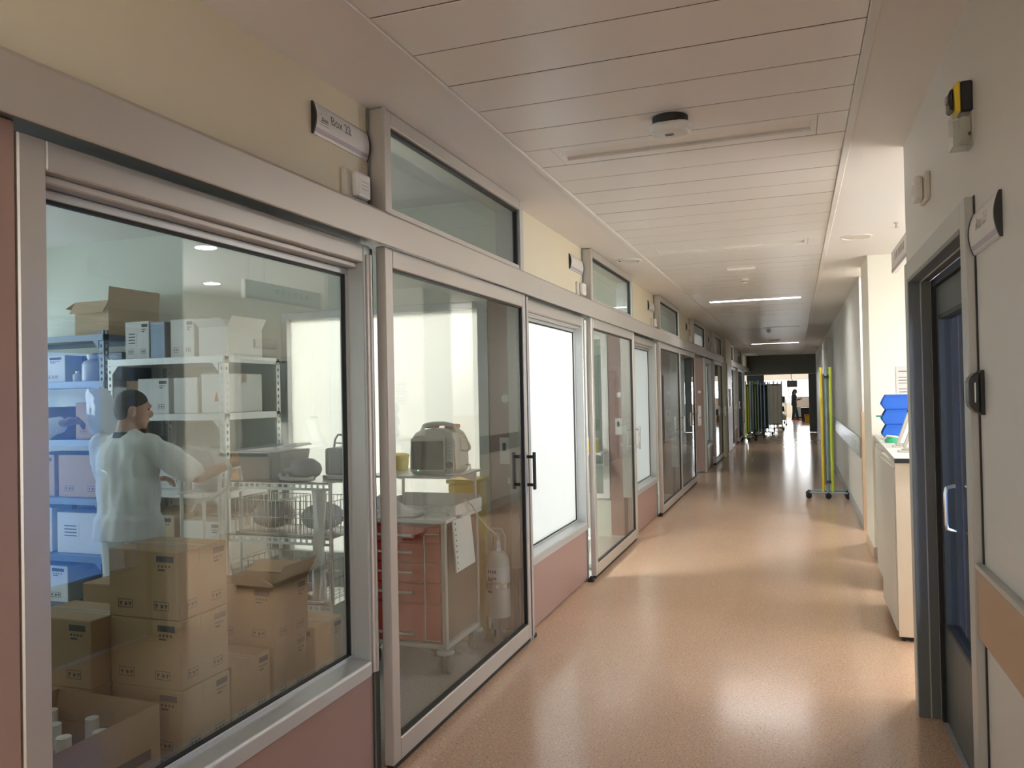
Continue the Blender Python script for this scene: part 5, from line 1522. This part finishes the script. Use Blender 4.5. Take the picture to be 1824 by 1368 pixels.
    for s in 'lr': limb(b, [(V['hip_' + s], .095), (V['kn_' + s], .075), (V['an_' + s] + Vector((0, 0, .03)), .068)])
    mk('trousers', bake_blob(b, voxel, 4), mats['trousers'], t, smooth=True)
    for s in 'lr':
        a = V['an_' + s]; f = Vector(J.get('toe_' + s, (0, 1, 0))).normalized()
        b = MB()
        limb(b, [(Vector((a.x, a.y, .045)) - f * .05, .042), (Vector((a.x, a.y, .04)) + f * .06, .040), (Vector((a.x, a.y, .032)) + f * .13, .032)])
        b.ell((a.x, a.y, .07), (.045, .05, .05))
        sm = bake_blob(b, voxel, 3)
        for v in sm.vertices: v.co.z = max(v.co.z, .0)
        mk('shoe', sm, mats['shoe'], t, smooth=True)
    return t

nurse = person('person in white tunic sorting cartons, seen from behind, short dark hair', (-3.73, 3.60, 0), 0, dict(
    head=(.015, .035, 1.555), head_yaw=-.75, head_pitch=-.12, neck=(0, .0, 1.425), chest=(0, 0, 1.22), pelvis=(0, 0, .92),
    sh_l=(-.185, .0, 1.345), el_l=(-.245, .10, 1.08), wr_l=(-.12, .30, 1.10), sh_r=(.185, .0, 1.335), el_r=(.40, .13, 1.15), wr_r=(.43, .38, 1.20),
    pn_l=(.3, 0, -1), th_l=(1, .3, 0), pn_r=(-.3, 0, -1), th_r=(-1, .3, 0),
    hip_l=(-.09, 0, .88), hip_r=(.09, 0, .88), kn_l=(-.10, .02, .48), kn_r=(.10, .02, .48), an_l=(-.11, 0, .08), an_r=(.11, 0, .08), hem=.80, sleeve=.82, width=1.18),
    dict(skin='skin', hair='hair_dark', top='cloth_white', trousers='cloth_pale', shoe='white_plastic', collar='cloth_teal'))
helper = person('person in white long sleeve reaching in from behind the window frame', (-4.95, 3.54, 0), -math.pi / 2 + .45, dict(
    head=(0, .03, 1.60), head_yaw=0, neck=(0, 0, 1.46), chest=(0, 0, 1.25), pelvis=(0, 0, .94),
    sh_l=(-.185, 0, 1.38), el_l=(-.14, .30, 1.39), wr_l=(-.03, .56, 1.475), sh_r=(.185, 0, 1.38), el_r=(.24, .03, 1.10), wr_r=(.22, .20, .92),
    hd_l=(.0, 1, .12), pn_l=(.6, 0, -1), th_l=(.5, 0, 1), pn_r=(-1, 0, 0), th_r=(0, 1, .2), curl=45,
    hip_l=(-.09, 0, .90), hip_r=(.09, 0, .90), kn_l=(-.10, .02, .49), kn_r=(.10, .02, .49), an_l=(-.11, 0, .08), an_r=(.11, 0, .08), hem=.72, sleeve=1.72),
    dict(skin='skin_dark', hair='hair_dark', top='cloth_white', trousers='cloth_pale', shoe='white_plastic'))
far_p = person('person in dark teal scrubs and red shoes looking at a phone', (-.11, 42.0, 0), -math.pi / 2, dict(
    head=(0, .06, 1.45), head_yaw=0, head_pitch=-.35, neck=(0, .0, 1.33), chest=(0, 0, 1.13), pelvis=(0, 0, .86),
    sh_l=(-.165, 0, 1.25), el_l=(-.19, .06, 1.0), wr_l=(-.06, .27, 1.08), sh_r=(.165, 0, 1.25), el_r=(.19, .05, 1.0), wr_r=(.08, .27, 1.04),
    pn_l=(.4, 0, 1), th_l=(1, .3, .2), pn_r=(-.4, 0, 1), th_r=(-1, .3, .2),
    hip_l=(-.08, 0, .82), hip_r=(.08, 0, .82), kn_l=(-.08, .10, .45), kn_r=(.085, -.02, .45), an_l=(-.09, .16, .08), an_r=(.09, -.06, .08), hem=.74, sleeve=.7, long_hair=True),
    dict(skin='skin_dark', hair='hair_dark', top='cloth_teal', trousers='cloth_teal', shoe='shoe_red'), .011)
t = thing('mobile_phone', 'dark phone held by the person in teal scrubs', 'phone', (.27, 42.0, 1.11))
mk('case', MB().box(-.06, .06, -.035, .035, -.004, .004), 'black_plastic', t, .002)
# plastic bag held up between the two
t = thing('plastic_bag', 'translucent white plastic bag held up behind the nurse', 'bag', (-4.26, 3.88, 1.66))
b = MB(); vs = []; NU, NV = 14, 12
for j in range(NV + 1):
    v = j / NV
    wv = .045 + .085 * math.sin(math.pi * min(1, .12 + v * .80)) ** .8
    th = .004 + .045 * math.sin(math.pi * v) ** .7
    for i in range(NU):
        a = 2 * math.pi * i / NU
        vs.append((-4.265 + .10 * v + wv * math.cos(a) + .006 * math.sin(9 * v + 3 * a), 3.88 + th * math.sin(a) + .004 * math.sin(17 * v + a), 1.69 - .37 * v))
fs = [(j * NU + i, j * NU + (i + 1) % NU, (j + 1) * NU + (i + 1) % NU, (j + 1) * NU + i) for j in range(NV) for i in range(NU)]
fs += [tuple(range(NU)), tuple(range(NV * NU, (NV + 1) * NU))]
wp('bag', MB().add(vs, fs), 'bag_plastic', t, smooth=True)

# ================================================================== bright end room
def trolley_far(x, y, label):
    t = thing('equipment_trolley', label, 'trolley', (x, y, 0), group='end room trolleys')
    for sx in (-.18, .18):
        for sy in (-.16, .16):
            mk('post', MB().cyl((sx, sy, .06), (sx, sy, 1.15), .012, n=8), 'frame_shade_grey', t, smooth=True)
            c = MB(); castor(c, sx, sy, .04); mk('castor', c, 'black_rubber', t)
    for z in (.25, .62, 1.0): mk('shelf', MB().box(-.2, .2, -.18, .18, z - .015, z), 'grey_plastic', t)
    mk('device', MB().box(-.15, .15, -.13, .13, 1.001, 1.26), 'dark_grey_door', t, .02)
    mk('device', MB().box(-.16, .12, -.13, .13, .621, .82), 'dark_grey_door', t, .02)
    mk('drawer', MB().box(-.17, .17, -.14, .14, .251, .45), 'white_plastic', t, .01)
trolley_far(-.62, 36.5, 'dark equipment trolley behind the white pleated screen')
trolley_far(-.72, 38.6, 'second equipment trolley farther into the end room')
t = thing('pedal_bin', 'black waste bin by the right of the end room', 'bin', (.42, 40.5, 0))
mk('body', MB().prism([(-.20, 0), (.20, 0), (.24, .62), (-.24, .62)], -.2, .2, 'y'), 'black_plastic', t, .02)
mk('lid', MB().box(-.25, .25, -.22, .22, .621, .66), 'black_plastic', t, .012)
t = thing('clinical_bin', 'yellow clinical bin with orange lid in the end room', 'bin', (.50, 39.2, 0))
mk('body', MB().prism([(-.13, 0), (.13, 0), (.155, .30), (-.155, .30)], -.13, .13, 'y'), 'yellow_plastic', t, .012)
mk('lid', MB().box(-.165, .165, -.15, .15, .301, .37), 'orange_plastic', t, .012)
t = thing('ceiling_monitor', 'monitor on a ceiling arm in the end room', 'monitor', (-.22, 43.0, 2.9))
mk('arm', MB().cyl((0, 0, 0), (0, 0, -.75), .03, n=10).cyl((0, 0, -.75), (.08, -.1, -.95), .025, n=10), 'white_plastic', t)
mk('display', MB().box(-.22, .28, -.16, -.10, -1.22, -.88), 'dark_grey_door', t, .01)
t = thing('surgical_light', 'white ceiling pendant over the end room', 'pendant', (0, 41.5, 2.9))
mk('stem', MB().cyl((0, 0, 0), (0, 0, -.45), .03, n=10), 'white_plastic', t)
mk('head', MB().lathe([(.05, -.42), (.30, -.47), (.34, -.53), (.28, -.56)], (0, 0, 0), 24), 'white_plastic', t, smooth=True)
t = thing('bedside_cabinet', 'pale blue-grey cabinet under the end window', 'cabinet', (.55, 45.2, 0))
mk('body', MB().box(-.7, .7, -.25, .25, .08, 1.15), 'pole_blue', t, .01)
mk('plinth', MB().box(-.68, .68, -.22, .22, 0, .079), 'black_plastic', t)
mk('drawer', MB().box(-.68, .68, -.27, -.251, .6, 1.1), 'cloth_pale', t, .005)

S.cycles.use_denoising = True
S.cycles.max_bounces = 14
S.cycles.diffuse_bounces = 6
S.cycles.transparent_max_bounces = 24
S.cycles.caustics_reflective = False
S.cycles.caustics_refractive = False
S.cycles.sample_clamp_indirect = 6
